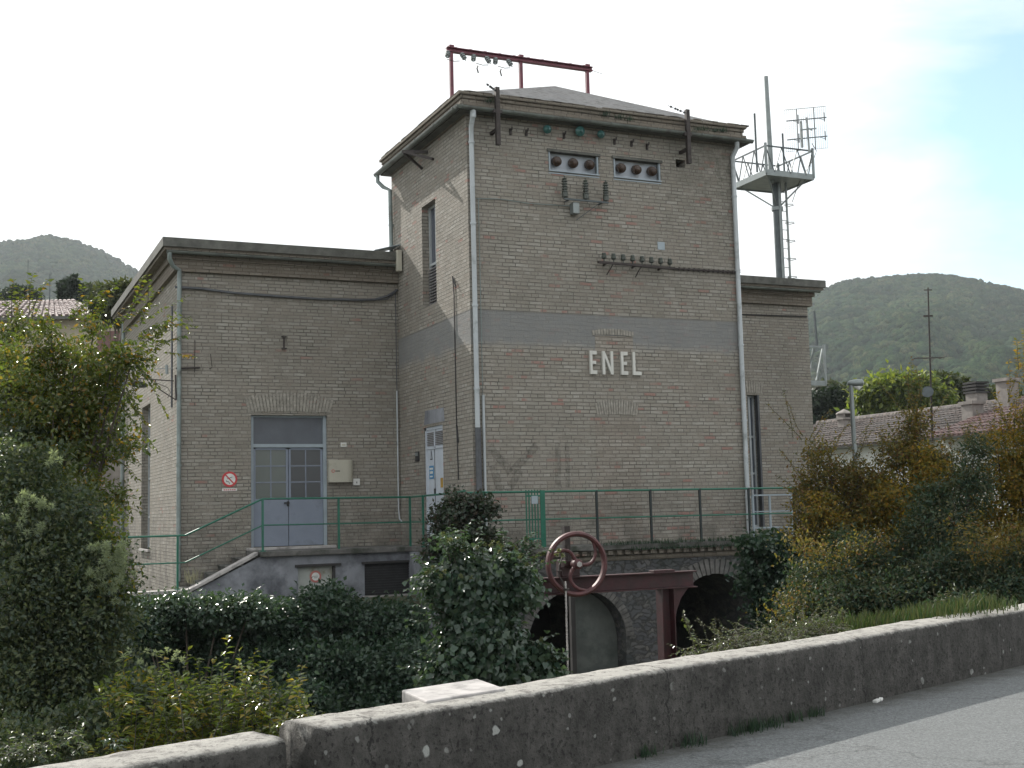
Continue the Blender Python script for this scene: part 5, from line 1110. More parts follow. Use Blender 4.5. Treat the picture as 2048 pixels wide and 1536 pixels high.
foliage('inner_leaves', t1, M['leaf_clematis'], [blob(50, 860, 110, 110, 12.7), blob(150, 850, 90, 90, 12.6), blob(60, 780, 80, 50, 12.9)], 420, 22, .09, .06, .3)
st, dr_ = [], []
for a_, c_, e_, f_ in ((260, 680, 345, 610), (290, 660, 380, 620), (300, 690, 330, 640), (250, 720, 330, 700), (240, 800, 310, 890), (220, 860, 300, 915), (200, 640, 215, 590), (270, 640, 285, 600), (60, 640, 50, 590), (140, 640, 170, 585), (310, 700, 335, 700), (280, 740, 310, 790), (10, 640, 10, 600), (220, 640, 260, 610), (190, 900, 270, 940), (170, 950, 240, 1010), (180, 930, 215, 960), (160, 1000, 235, 990)):
    p0 = PD(a_, c_, 11.9); p1 = PD(e_, f_, 11.8)
    for k in range(3): st.append(p0+RNG.normal(0, .04, 3)); dr_.append((p1-p0)+RNG.normal(0, .06, 3))
sprays('shoots', t1, 'leaf_olive', st, dr_, .50, 30, .055, gravity=.2, stem_name='shoot_stems')
# clematis mass
B2 = [blob(30, 900, 60, 60, 11.8), blob(40, 1070, 125, 115, 10.6), blob(140, 1050, 70, 90, 10.6), blob(60, 1200, 150, 140, 10.3), blob(180, 1200, 75, 110, 10.3), blob(40, 1360, 150, 130, 10.1), blob(160, 1350, 90, 100, 10.2), blob(200, 1140, 50, 50, 10.4), blob(225, 1250, 35, 60, 10.3), blob(40, 940, 90, 60, 10.8), blob(100, 1470, 120, 50, 9.8)]
t2 = empty('climber_thicket', (PD(90, 1400, 10.3)[0], PD(90, 1400, 10.3)[1], -2.9), 'dark green climber thicket with pale fluffy seed heads at lower left', 'bush')
_, cc2 = foliage('foliage', t2, M['leaf_clematis'], B2, 1900, 30, .085, .046, .4, wl=.5)
foliage('sun_toned_leaves', t2, M['leaf_weed'], [blob(235, 1150, 22, 60, 10.3, .15), blob(225, 1060, 18, 40, 10.4, .12), blob(30, 720, 30, 60, 11.5, .2)], 60, 20, .05, .045, .5)  # sunlight on these leaves is put into a paler yellow-green leaf colour
pk = cc2[RNG.integers(0, len(cc2), 150)]; ext = np.array([PD(a_, c_, 10.05) for a_, c_ in ((215, 1095), (240, 1110), (225, 1130), (250, 1140), (205, 1120), (235, 1160), (245, 1100), (190, 1150), (60, 1000), (40, 1040), (90, 1010), (75, 1060), (190, 1100), (230, 1180), (110, 920), (50, 990), (30, 1110), (200, 1180), (215, 1150), (250, 1125))])
pk = np.concatenate([pk, np.repeat(ext, 4, 0)+RNG.normal(0, .035, (len(ext)*4, 3))]); n = len(pk)*46; C = np.repeat(pk, 46, 0); dd = unit(n); V, Fc = leaf_mesh(C+dd*.008, dd, unit(n), RNG.uniform(.018, .05, n), np.full(n, .006)); np_mesh('seed_heads', V, Fc, M['seed_fluff'], t2)
# background darker hedge below the landing
B3 = [blob(x, y, 55, 45, d_, .6) for x, y, d_ in [(300, 1250, 19.5), (360, 1245, 19.5), (430, 1250, 19.5), (500, 1240, 19.5), (560, 1250, 19.7), (620, 1240, 19.8), (680, 1238, 20), (740, 1245, 20), (800, 1250, 20), (300, 1320, 19.2), (380, 1330, 19.2), (460, 1330, 19), (540, 1330, 19), (620, 1330, 19), (700, 1330, 19), (780, 1330, 19), (840, 1330, 19), (300, 1410, 19), (420, 1410, 19), (540, 1410, 18.6), (640, 1410, 18.6), (740, 1410, 18.6), (830, 1400, 18.6), (650, 1215, 20), (600, 1400, 18)]]
t3 = empty('dark_hedge', (PD(600, 1400, 19)[0], PD(600, 1400, 19)[1], -3.7), 'long dark green hedge below the landing with the cellar door', 'hedge')
foliage('foliage', t3, M['leaf_hedge'], B3, 3600, 22, .10, .085, .3, wl=.6)
b = MB(); q0 = PD(280, 1300, 20.0); q1 = PD(850, 1300, 20.4); b.prism([(q0[0], q0[1], -3.7), (q1[0], q1[1], -3.7), (q1[0], q1[1], -1.35), (q0[0], q0[1], -1.35)], (-.1, .3, 0)); b.build('hedge_core', M['leaf_hedge'], t3)
# sunlit ivy top at the left end of the hedge
B3b = [blob(300, 1225, 50, 30, 18.6, .4), blob(370, 1220, 55, 26, 18.6, .4), blob(440, 1225, 50, 28, 18.6, .4), blob(500, 1218, 42, 26, 18.6, .4), blob(290, 1260, 40, 40, 18.4, .4)]
t3b = empty('ivy_clump', (B3b[1][0][0], B3b[1][0][1], -3.7), 'glossy ivy clump catching the sun on the left end of the dark hedge', 'ivy'); foliage('foliage', t3b, M['leaf_ivy'], B3b, 420, 22, .08, .070, .5, upb=1.6, wl=.8); twigs(t3b, 'bark', (B3b[1][0][0], B3b[1][0][1], -3.7), [q[0] for q in B3b], .03, .01, 'stems')
# weeds in front
t4 = empty('yellowing_weeds', (PD(420, 1470, 8.6)[0], PD(420, 1470, 8.6)[1], -2.9), 'leafy yellow-green weeds standing behind the short parapet', 'weeds')
st, dr_ = [], []
tops = [(330, 1290), (340, 1310), (450, 1300), (440, 1330), (500, 1290), (510, 1320), (540, 1350), (480, 1330), (400, 1370), (370, 1350), (300, 1330), (280, 1340), (560, 1370), (250, 1330), (590, 1400), (420, 1400), (350, 1400), (310, 1380), (460, 1380), (530, 1410), (570, 1430), (260, 1390), (590, 1310), (650, 1420), (240, 1430), (500, 1360), (385, 1310), (470, 1290)]
for (a_, c_) in tops:
    for k in range(4):
        ax_ = a_+RNG.normal(0, 15); p1 = PD(ax_, c_+RNG.uniform(0, 70), 8.5+RNG.normal(0, .2)); p0 = p1+np.array([RNG.normal(0, .16), RNG.normal(0, .16), -.50]); st.append(p0); dr_.append(p1-p0)
sprays('foliage', t4, 'leaf_weed', st, dr_, .60, 34, .066, gravity=.3, r=.004, wl=.45, cup=.7)
# filler foliage lower between weeds
B4 = [blob(x, y, 60, 50, 8.9, .3) for x, y in ((270, 1400), (350, 1430), (430, 1430), (510, 1430), (570, 1440), (300, 1480))]
foliage('low_leaves', t4, M['leaf_weed'], B4, 300, 16, .05, .050, .3, zmin=None)
foliage('dark_leaves', t4, M['leaf_clematis'], [blob(x, y, 65, 50, 8.9, .3) for x, y in ((300, 1400), (420, 1420), (540, 1430), (200, 1450), (120, 1470), (40, 1490))], 420, 20, .06, .045, .3)
pk = np.array([PD(a_, c_, 8.35) for a_, c_ in ((345, 1302), (300, 1310), (370, 1430), (385, 1440), (330, 1435), (400, 1450), (280, 1325), (350, 1320), (340, 1455), (255, 1300))]); pk = np.repeat(pk, 2, 0)+RNG.normal(0, .02, (20, 3)); n = 20*40; C = np.repeat(pk, 40, 0); dd = unit(n); V, Fc = leaf_mesh(C+dd*.006, dd, unit(n), RNG.uniform(.012, .032, n), np.full(n, .004)); np_mesh('seed_heads', V, Fc, M['seed_fluff'], t4)
# small plants spilling on the parapet
def spill(name, label, cat, pix, depth, n, L_, leaf, mat, up_=.6, group=None, r=.003, nleaf=14):
    base = PD(*pix[0], depth); t = empty(name, base, label, cat, group); st, dr_ = [], []
    for k in range(n):
        a_, c_ = pix[RNG.integers(0, len(pix))]; p_ = PD(a_+RNG.normal(0, 12), c_+RNG.normal(0, 4), depth+RNG.normal(0, .1)); st.append(p_); d_ = unit(1)[0]; d_[2] = abs(d_[2])*up_+.15; dr_.append(d_)
    sprays('foliage', t, mat, st, dr_, L_, nleaf, leaf, gravity=.9, r=r); return t
spill('wall_creeper', 'small creeper with bright leaves at the gap in the parapet', 'creeper', [(640, 1450), (620, 1440), (600, 1440), (650, 1470), (655, 1490), (648, 1510)], 6.85, 16, .17, .030, 'leaf_weed')
spill('low_creeper', 'low glossy creeper on the short parapet at bottom left corner', 'creeper', [(20, 1510), (60, 1505), (100, 1490), (140, 1480), (40, 1500), (80, 1515)], 6.7, 60, .16, .032, 'leaf_clematis')
spill('wall_sprig', 'tiny leafy sprig lying on the short parapet near its middle', 'plant', [(215, 1485), (235, 1487)], 6.8, 6, .10, .028, 'leaf_ivy')
# ivy column
B5 = [blob(955, 1150, 66, 34, 10.7, .32), blob(1022, 1150, 40, 28, 10.7, .26), blob(880, 1165, 32, 25, 10.6, .25), blob(950, 1205, 72, 56, 10.6, .36), blob(970, 1270, 70, 60, 10.5, .36), blob(925, 1280, 42, 60, 10.5, .32), blob(985, 1330, 80, 44, 10.4, .34), blob(905, 1340, 45, 34, 10.3, .26), blob(905, 1095, 14, 20, 10.6, .12), blob(1075, 1310, 20, 26, 10.4, .15), blob(1085, 1345, 18, 28, 10.4, .15), blob(1010, 1125, 26, 14, 10.7, .15), blob(1035, 1185, 28, 30, 10.6, .25)]
t5 = empty('ivy_column', (B5[4][0][0], B5[4][0][1], -.5), 'thick glossy ivy column on the pier left of the handwheel', 'ivy')
_, cc5 = foliage('foliage', t5, M['leaf_ivy'], B5, 1000, 20, .050, .060, .5, upb=.3, hang=.9, wl=.9)
pk = np.array([PD(a_, c_, 10.35) for a_, c_ in ((890, 1075), (905, 1080), (925, 1090), (960, 1095), (1000, 1090), (1030, 1095), (860, 1140), (930, 1150), (1070, 1120), (1085, 1115), (1110, 1110), (1045, 1120), (880, 1150), (1080, 1285), (1100, 1320), (985, 1100))]); pk = np.repeat(pk, 3, 0)+RNG.normal(0, .03, (48, 3)); n = 48*30; C = np.repeat(pk, 30, 0); dd = unit(n); V, Fc = leaf_mesh(C, dd, unit(n), RNG.uniform(.015, .03, n), np.full(n, .010)); np_mesh('berry_heads', V, Fc, M['ivy_berry'], t5)
st, dr_ = [], []
for a_, c_, e_, f_ in ((900, 1120, 890, 1060), (905, 1120, 915, 1065), (930, 1110, 925, 1075), (870, 1150, 835, 1135), (870, 1165, 825, 1160), (880, 1200, 840, 1190), (890, 1240, 850, 1220), (890, 1280, 840, 1290), (880, 1320, 825, 1300), (870, 1340, 820, 1325), (880, 1360, 815, 1370), (880, 1365, 800, 1385), (960, 1110, 955, 1075), (1000, 1105, 1010, 1070), (1040, 1110, 1060, 1085), (1060, 1125, 1100, 1115), (1050, 1290, 1085, 1275), (1080, 1320, 1110, 1305), (1070, 1350, 1110, 1350), (1000, 1370, 900, 1375), (880, 1240, 845, 1250), (1040, 1120, 1080, 1100), (940, 1360, 860, 1372)):
    p0 = PD(a_, c_, 10.4); p1 = PD(e_, f_, 10.3)
    for k in range(3): st.append(p0+RNG.normal(0, .03, 3)); dr_.append((p1-p0)/np.linalg.norm(p1-p0)+RNG.normal(0, .2, 3))
sprays('trailing_shoots', t5, 'leaf_ivy', st, dr_, .27, 15, .052, gravity=.3, wl=.85, stem_name='shoot_stems', cup=.9)
twigs(t5, 'bark', (B5[6][0][0], B5[6][0][1], -1.2), [q[0] for q in B5[:8]], .04, .012, 'stems')
# climber at the tower corner
B6 = [blob(915, 1030, 42, 45, 20.2, .35), blob(945, 1015, 35, 28, 20.2, .3), blob(890, 1060, 30, 40, 20.2, .3), blob(940, 1065, 40, 35, 20.1, .3), blob(975, 1015, 20, 22, 20, .2), blob(880, 1100, 40, 40, 20.1, .3), blob(960, 1090, 45, 35, 20, .25), blob(1020, 1110, 50, 22, 19.9, .15)]
t6 = empty('corner_climber', (B6[0][0][0], B6[0][0][1], -.1), 'dark climber bush on the railing at the tower corner', 'bush'); foliage('foliage', t6, M['leaf_creeper'], B6, 560, 18, .07, .075, .4, wl=.6)
twigs(t6, 'bark', (B6[0][0][0], B6[0][0][1], -.1), [q[0] for q in B6[:6]], .02, .008, 'stems')
# ivy right of the arches
B7 = [blob(1545, 1110, 48, 38, 20.3, .5), blob(1520, 1150, 35, 45, 20.2, .4), blob(1565, 1170, 50, 60, 20.2, .5), blob(1560, 1230, 55, 60, 20.0, .5), blob(1600, 1120, 30, 40, 20.3, .4), blob(1500, 1090, 25, 14, 20.0, .2), blob(1590, 1270, 60, 60, 19.5, .5)]
t7 = empty('ivy_mound', (B7[2][0][0], B7[2][0][1], -3.0), 'dark ivy mound hanging over the right arch end', 'ivy'); foliage('foliage', t7, M['leaf_hedge'], B7, 900, 22, .09, .085, .4, wl=.8)
twigs(t7, 'bark', (B7[3][0][0], B7[3][0][1], -3.2), [q[0] for q in B7], .03, .01, 'stems')
# deck-edge moss and weeds
dk = [(x, YP-.15, -.01) for x in np.linspace(2.2, 6.2, 40)]+[(x, YP-.14, -.12) for x in np.linspace(2.8, 5.5, 30)]
o = grass('deck_weeds', M['leaf_hedge'], dk, .09, 1400, .05); tag(o, 'low weeds along the edge of the arch platform', 'weeds', kind='stuff')
# autumn trees at right
def atree(name, label, mat, blobs, bx, by, depth, ncl, zb=-1.2, leaf=.06, group='autumn trees at the right', **k):
    bp = PD(bx, by, depth); return tree(name, label, 'tree', mat, blobs, (bp[0], bp[1], zb), ncl, 24, .085, leaf, 20, .05, group, shell=.3, **k)
d8 = 17.5
def loose(t, pts, depth, mat, n=4, ln=.7, leaf=.068, nl=40):
    st, dr_ = [], []
    for a_, c_, e_, f_ in pts:
        p0 = PD(a_, c_, depth); p1 = PD(e_, f_, depth)
        for k in range(n): st.append(p0+RNG.normal(0, .08, 3)); dr_.append((p1-p0)/np.linalg.norm(p1-p0)+RNG.normal(0, .18, 3))
    sprays('shoots', t, mat, st, dr_, ln, nl, leaf, gravity=.15, stem_name='shoot_stems', r=.005)
B8 = [blob(1636, 915, 24, 36, d8), blob(1610, 985, 22, 40, d8), blob(1670, 965, 55, 45, d8), blob(1650, 1040, 60, 45, d8), blob(1612, 1060, 28, 36, d8), blob(1725, 1020, 55, 50, d8), blob(1680, 1090, 70, 40, d8), blob(1705, 950, 34, 28, d8)]
t8, _ = atree('autumn_tree', 'amber autumn tree close to the right wing corner', 'leaf_amber', B8, 1700, 1150, d8, 640, leaf=.054)
foliage('gold_leaves', t8, M['leaf_gold'], [blob(1700, 1050, 60, 40, 17.2), blob(1640, 1020, 40, 40, 17.2)], 110, 22, .08, .054, .5)
loose(t8, [(1660, 960, 1630, 870), (1640, 980, 1590, 905), (1630, 1010, 1585, 975), (1690, 940, 1705, 895), (1620, 900, 1640, 850), (1600, 880, 1580, 850), (1650, 930, 1680, 880)], d8, 'leaf_amber', 3, .70, .05)
B9 = [blob(1800, 905, 44, 40, d8), blob(1835, 850, 18, 40, d8), blob(1745, 950, 34, 34, d8), blob(1870, 920, 30, 32, d8), blob(1770, 1000, 65, 45, d8), blob(1860, 985, 55, 50, d8), blob(1790, 1060, 70, 45, d8), blob(1825, 900, 22, 40, d8), blob(1930, 960, 34, 30, d8), blob(1850, 930, 35, 30, d8)]
t9, _ = atree('autumn_tree', 'brown and gold autumn tree with a thin spire before the tiled roof', 'leaf_amber', B9, 1820, 1150, d8, 840, leaf=.054)
foliage('gold_leaves', t9, M['leaf_gold'], [blob(1790, 990, 60, 45, 17.1), blob(1850, 930, 36, 36, 17.1), blob(1800, 1050, 50, 30, 17.1)], 170, 22, .08, .054, .5)
loose(t9, [(1832, 870, 1830, 760), (1830, 810, 1826, 715), (1834, 840, 1828, 740), (1800, 920, 1785, 870), (1770, 940, 1750, 895), (1920, 940, 1945, 860), (1905, 940, 1912, 880), (1950, 900, 1955, 830), (1870, 930, 1885, 880)], d8, 'leaf_amber', 3, .62, .052)
d9 = 16.0
B10 = [blob(1995, 890, 36, 38, d9), blob(2045, 850, 22, 40, d9), blob(2010, 950, 45, 45, d9), blob(2045, 900, 30, 40, d9), blob(2050, 970, 60, 60, d9), blob(1970, 1030, 55, 50, d9), blob(2040, 1060, 60, 60, d9), blob(1960, 1090, 50, 36, d9), blob(2090, 910, 40, 70, d9)]
t10, _ = atree('autumn_tree', 'golden yellow autumn tree cut by the right edge', 'leaf_gold', B10, 2010, 1180, d9, 720, leaf=.052)
loose(t10, [(2040, 850, 2034, 730), (2036, 790, 2030, 690), (2050, 840, 2060, 750), (2000, 920, 1985, 850), (1970, 980, 1945, 920), (2020, 880, 2010, 820), (2038, 760, 2044, 700)], d9, 'leaf_gold', 3, .62, .052)
# blue-green shrubs under them
foliage('low_branches', t8, M['leaf_amber'], [blob(1600, 1090, 40, 40, 15.4, .3), blob(1660, 1110, 60, 36, 15.2, .3), blob(1740, 1090, 50, 30, 15.1, .3), blob(1590, 1190, 30, 40, 15.0, .3), blob(1550, 1230, 26, 22, 14.6, .2)], 75, 22, .10, .045, .4)
foliage('low_branches', t10, M['leaf_amber'], [blob(1980, 1090, 46, 36, 14.2, .3), blob(2040, 1080, 40, 40, 14.2, .3), blob(1930, 1060, 30, 26, 14.6, .25)], 60, 22, .10, .045, .4)
B11 = [blob(1650, 1160, 80, 46, 15.8), blob(1740, 1140, 90, 60, 15.5), blob(1700, 1200, 100, 45, 15), blob(1620, 1210, 60, 45, 15.5), blob(1800, 1200, 90, 50, 14.8), blob(1690, 1090, 50, 30, 16)]
t11 = empty('green_shrub', (B11[2][0][0], B11[2][0][1], -1.6), 'dark blue-green shrub below the amber tree near the arches', 'shrub', 'dark shrubs behind the parapet'); foliage('foliage', t11, M['leaf_blue'], B11, 1100, 22, .08, .062, .35, wl=.4); twigs(t11, 'bark', (B11[2][0][0], B11[2][0][1], -1.6), [q[0] for q in B11], .03, .008, 'stems')
B12 = [blob(1880, 1070, 80, 70, 15.5), blob(1870, 1010, 45, 40, 15.6), blob(1920, 1150, 100, 60, 14.8), blob(2010, 1170, 80, 50, 14.3), blob(1850, 1180, 70, 50, 14.8), blob(1940, 970, 32, 50, 15.6), blob(1950, 900, 20, 26, 15.7), blob(2060, 1140, 50, 60, 14.3), blob(1960, 1210, 110, 25, 14)]
t12 = empty('green_shrub', (B12[2][0][0], B12[2][0][1], -1.2), 'tall dark green shrub between the two rightmost autumn trees', 'shrub', 'dark shrubs behind the parapet'); foliage('foliage', t12, M['leaf_blue'], B12, 1500, 22, .08, .060, .35, wl=.4); twigs(t12, 'bark', (B12[2][0][0], B12[2][0][1], -1.2), [q[0] for q in B12], .03, .008, 'stems')
B12b = [blob(1900, 1140, 190, 70, 17.3, .6), blob(1700, 1160, 120, 60, 17.8, .6)]
foliage('undergrowth', t12, M['leaf_fardark'], B12b, 800, 22, .12, .08, .2)
# bramble and grass over the parapet
t13 = empty('bramble', PD(1540, 1290, 10.3), 'sunlit bramble sprawling over the parapet right of the arch', 'bramble'); st, dr_ = [], []
for k in range(430):
    u_ = RNG.random(); x = 1400+u_*270; y = 1318-u_*52+RNG.normal(0, 5); dd_ = 9.75+u_*1.1+RNG.uniform(0, .5); st.append(PD(x, y, dd_)); v_ = unit(1)[0]; v_[2] = abs(v_[2])*.9+.25*u_; dr_.append(v_)
sprays('foliage', t13, 'leaf_bramble', st, dr_, .32, 24, .028, gravity=1.3, wl=.65, cup=.9)
for nm, lab, pts in (('ivy_shoot', 'long thin ivy shoot leaning up from the parapet before the right arch', [(1402, 1322), (1388, 1290), (1376, 1255), (1366, 1226)]), ('ivy_shoot', 'short upright ivy shoot on the parapet below the amber tree', [(1686, 1268), (1686, 1245), (1684, 1218)])):
    dd_ = 9.6 if pts[0][0] < 1500 else 10.9; q = [PD(a_, c_, dd_) for a_, c_ in pts]; t = empty(nm, q[0], lab, 'ivy'); b = MB(); b.tube(q, .006, 5); b.build('stem', M['twig'], t)
    qq = np.array([q[int(s)]+(q[min(int(s)+1, len(q)-1)]-q[int(s)])*(s-int(s)) for s in np.linspace(0, len(q)-1.001, 46)])+RNG.normal(0, .008, (46, 3)); V, Fc = leaf_mesh(qq, unit(46)+np.array([0, 0, .2]), unit(46), RNG.uniform(.025, .045, 46), RNG.uniform(.02, .035, 46)); np_mesh('foliage', V, Fc, M['leaf_bramble'], t)
gp = [PD(1640+k*6, 1268-k*.9+RNG.normal(0, 2), 11.3+RNG.uniform(0, .8)) for k in range(60)]
o = grass('tall_grass', M['grass'], gp, .13, 2200, .14); tag(o, 'fresh grass behind the parapet at right', 'grass', kind='stuff')
# weeds at the foot of the parapet on the road side
rng_ = random.Random(5)
for i, (px, py, wz) in enumerate(((1365, 1487, .05), (1288, 1512, .03), (1445, 1460, .06), (1485, 1455, .05), (1520, 1450, .03), (1570, 1440, .03), (1610, 1430, .025))):
    q = wallp(0, 0, 0); s = ((P(px, py, 'Z', RZ)[:2]-wa[:2])@wd[:2]); c = np.array(wallp(s, -.03, RZ))
    o = grass('kerb_weed', M['leaf_hedge'], [c+np.array([wd[0]*t, wd[1]*t, 0]) for t in np.linspace(-wz*2, wz*2, 6)], .06+wz*.7, int(60+900*wz), .022+wz*.3, w_=.0035)
    tag(o, ['largest shaggy weed tuft at the foot of the parapet on the road', 'sparse weed tuft at the parapet foot nearest the bottom edge', 'broad dark weed tuft right of the largest one at the parapet foot', 'weed tuft close beside the broad one at the parapet foot', 'third small tuft along the parapet foot counting back from the litter', 'second small tuft along the parapet foot counting back from the litter', 'thin weed tuft at the parapet foot nearest the white litter'][i], 'weed', 'weed tufts along the parapet foot')
b = MB(); s = ((P(1740, 1403, 'Z', RZ)[:2]-wa[:2])@wd[:2]); c = np.array(wallp(s, -.06, RZ)); b.obox(c+np.array([0, 0, .012]), (.9, .3, .1), (-.3, .9, 0), (0, 0, 1), .035, .02, .01); b.obox(c+np.array([.04, 0, .02]), (.8, .5, .3), (-.5, .8, 0), (-.3, 0, 1), .02, .015, .008); tag(b.build('litter_scrap', M['white_paint'], bevel=.003), 'scrap of white litter on the road by the parapet', 'litter')
# cornice tufts
o = grass('cornice_weeds', M['leaf_hedge'], [P(a_, c_, 'Y', -.2) for a_, c_ in ((1398, 262), (1410, 262), (1430, 264), (1445, 264), (1210, 232), (1260, 242), (980, 205), (1385, 270), (1240, 238))], .10, 500, .05); tag(o, 'dark weeds rooted in the tower cornice', 'weeds', kind='stuff')
# step weeds
o = grass('step_weeds', M['stem_pale'], [P(a_, c_, 'Y', YQ+.3) for a_, c_ in ((378, 1165), (392, 1160), (385, 1168))], .28, 60, .05); tag(o, 'dry weeds on the lowest step of the stairs', 'weeds', kind='stuff')

# ------------------------------------------------------------------ houses behind
def tilebumps(mb, a, bb, c, d, pitch=.22, r=.06, courses=10):
    """quad a(eave0) b(eave1) c(ridge1) d(ridge0): rounded tile rows from ridge to eave, stepped per course"""
    a, bb, c, d = (np.array(q, float) for q in (a, bb, c, d)); n = int(np.linalg.norm(bb-a)/pitch); nrm = np.cross(bb-a, d-a); nrm /= np.linalg.norm(nrm)
    if nrm[2] < 0: nrm = -nrm
    for i in range(n):
        t = (i+.5)/n; e = a+(bb-a)*t; rg_ = d+(c-d)*t
        for k in range(courses):
            p0 = e+(rg_-e)*(k/courses)+nrm*.035; p1 = e+(rg_-e)*((k+1.12)/courses)+nrm*.0; s = (bb-a)/np.linalg.norm(bb-a)*r*random.uniform(.9, 1.1); b0 = len(mb.v); off = nrm*random.uniform(0, .015)
            for q in (p0, p1): mb.v += [tuple(q-s+off), tuple(q-s*.6+nrm*r*.7+off), tuple(q+s*.6+nrm*r*.7+off), tuple(q+s+off)]
            mb.f += [(b0, b0+1, b0+5, b0+4), (b0+1, b0+2, b0+6, b0+5), (b0+2, b0+3, b0+7, b0+6), (b0, b0+3, b0+2, b0+1)]
XE = 24.0
e0 = P(1628, 905, 'X', XE); e1 = P(1860, 872, 'X', XE); e2 = P(2080, 833, 'X', XE); e2z = e0[2]
print('house eave', e0, e1, e2)
XR = XE+5.0; r0 = P(1640, 857, 'X', XR); r1 = P(1880, 812, 'X', XR)
print('ridge', r0, r1, P(2040, 790, 'X', XR))
ze = (e0[2]+e1[2])/2; zr = (r0[2]+r1[2])/2
H1 = empty('farmhouse', (XE+4, e0[1], -1), 'long white house with worn tile roof behind the autumn trees', 'house')
y0 = e0[1]+6; y1 = e1[1]
b = MB(); b.box(XE+.4, XE+9.6, y1, y0, -1, ze-.05); b.build('wall', M['house_white'], H1)
b = MB(); b.quad((XE, y0, ze), (XE, y1, ze), (XR, y1, zr), (XR, y0, zr)); b.quad((XR, y0, zr), (XR, y1, zr), (XE+10, y1, ze), (XE+10, y0, ze)); tilebumps(b, (XE-.05, y0, ze), (XE-.05, y1, ze), (XR, y1, zr), (XR, y0, zr), .23, .08, 12); b.tube([(XR, y0, zr+.05), (XR, y1, zr+.05)], .14, 8); rf = b.build('roof', M['tile_old'], H1)
b = MB(); gutter(b, (XE-.12, y1, ze-.02), (XE-.12, y0, ze-.02), .08); b.build('gutter', M['gutter'], H1)
c = P(1690, 860, 'X', XE+3.6); zc0 = P(1690, 868, 'X', XE+3.6)[2]; zc1 = P(1690, 828, 'X', XE+3.6)[2]; b = MB(); b.box(c[0]-.22, c[0]+.22, c[1]-.22, c[1]+.22, zc0-.4, zc1-.25); ch = b.build('chimney', M['chimney'], rf); 
b = MB(); b.box(c[0]-.3, c[0]+.3, c[1]-.3, c[1]+.3, zc1-.25, zc1-.17); b.lathe((c[0], c[1], zc1-.0), (0, 0, 1), [(0, .38), (.05, .36), (.2, .08), (.24, .0)], 8)
for sx in (-.2, .2): b.box(c[0]+sx-.05, c[0]+sx+.05, c[1]-.25, c[1]+.25, zc1-.17, zc1)
b.build('chimney_cap', M['chimney'], rf)
# second, nearer and redder half
H2 = empty('tiled_house', (XE+3, e2[1], -1), 'white house with red tile roof and chimneys at the right edge', 'house')
g1 = P(1880, 812, 'X', XR+.3); y3 = y1-.03; y4 = y1-26; zr2 = P(1960, 800, 'X', XR+.3)[2]; ze2 = P(1960, 868, 'X', XE-.4)[2]
b = MB(); b.box(XE+.2, XE+10, y4, y3, -1, ze2-.05); b.build('wall', M['house_white'], H2)
b = MB(); b.quad((XE-.4, y3, ze2), (XE-.4, y4, ze2), (XR+.3, y4, zr2), (XR+.3, y3, zr2)); b.quad((XR+.3, y3, zr2), (XR+.3, y4, zr2), (XE+11, y4, ze2), (XE+11, y3, ze2)); tilebumps(b, (XE-.45, y3, ze2), (XE-.45, y4, ze2), (XR+.3, y4, zr2), (XR+.3, y3, zr2), .25, .08, 13); b.tube([(XR+.3, y3, zr2+.05), (XR+.3, y4, zr2+.05)], .15, 8); rf2 = b.build('roof', M['tile_red'], H2)
b = MB(); gutter(b, (XE-.52, y4, ze2-.02), (XE-.52, y3, ze2-.02), .08); b.build('gutter', M['gutter'], H2)
for px, ya, yb, wch, xx, louv in ((1951, 763, 800, .30, XR+.6, True), (2013, 757, 840, .28, XR-1.6, False), (1944, 803, 870, .28, XR-2.6, False)):
    c = P(px, ya, 'X', xx); zb_ = P(px, yb+12, 'X', xx)[2]; b = MB(); b.box(c[0]-wch, c[0]+wch, c[1]-wch, c[1]+wch, zb_-.8, c[2]-.5 if louv else c[2]-.12); ch = b.build('chimney', M['chimney'], rf2)
    b = MB()
    if louv:
        for k in range(4): b.box(c[0]-wch-.06, c[0]+wch+.06, c[1]-wch-.06, c[1]+wch+.06, c[2]-.5+k*.13, c[2]-.42+k*.13)
        b.box(c[0]-wch*.8, c[0]+wch*.8, c[1]-wch*.8, c[1]+wch*.8, c[2]-.5, c[2]-.05)
    else: b.box(c[0]-wch-.08, c[0]+wch+.08, c[1]-wch-.08, c[1]+wch+.08, c[2]-.12, c[2])
    b.build('chimney_cap', M['lintel'] if louv else M['chimney'], rf2)
# left house far behind
DL = 55.0; a_ = PD(-60, 640, DL); zt_ = PD(120, 600, DL)[2]; ze3 = PD(120, 632, DL)[2]
dl = rt*np.array([1, 1, 0]); dl /= np.linalg.norm(dl); df = np.array([-dl[1], dl[0], 0])
H3 = empty('beige_house', (a_[0], a_[1], -1), 'beige house with pinkish hipped tile roof seen above the left tree', 'house')
L0 = PD(-160, 640, DL); L1 = PD(235, 640, DL); L0[2] = L1[2] = ze3
rA = PD(-60, 600, DL+4.5); rB = PD(130, 600, DL+4.5); rA[2] = rB[2] = zt_+.9
rA, rB = PD(-60, 604, DL+5), PD(150, 604, DL+5)
rz = (rA[2]+rB[2])/2; rA[2] = rB[2] = rz; bk0 = L0+df*10; bk1 = L1+df*10
b = MB(); b.prism([L0+df*.5+dl*.5, L1+df*.5-dl*.5, bk1-df*.5-dl*.5, bk0-df*.5+dl*.5], (0, 0, -ze3-1)); b.build('wall', M['house_cream'], H3)
b = MB(); b.quad(L0, L1, rB, rA); b.quad(L1, bk1, rB); b.quad(bk1, bk0, rA, rB); b.quad(bk0, L0, rA); tilebumps(b, L0, L1-dl*1.2, rB, rA, .30, .10, 9); b.build('roof', M['tile_pink'], H3)
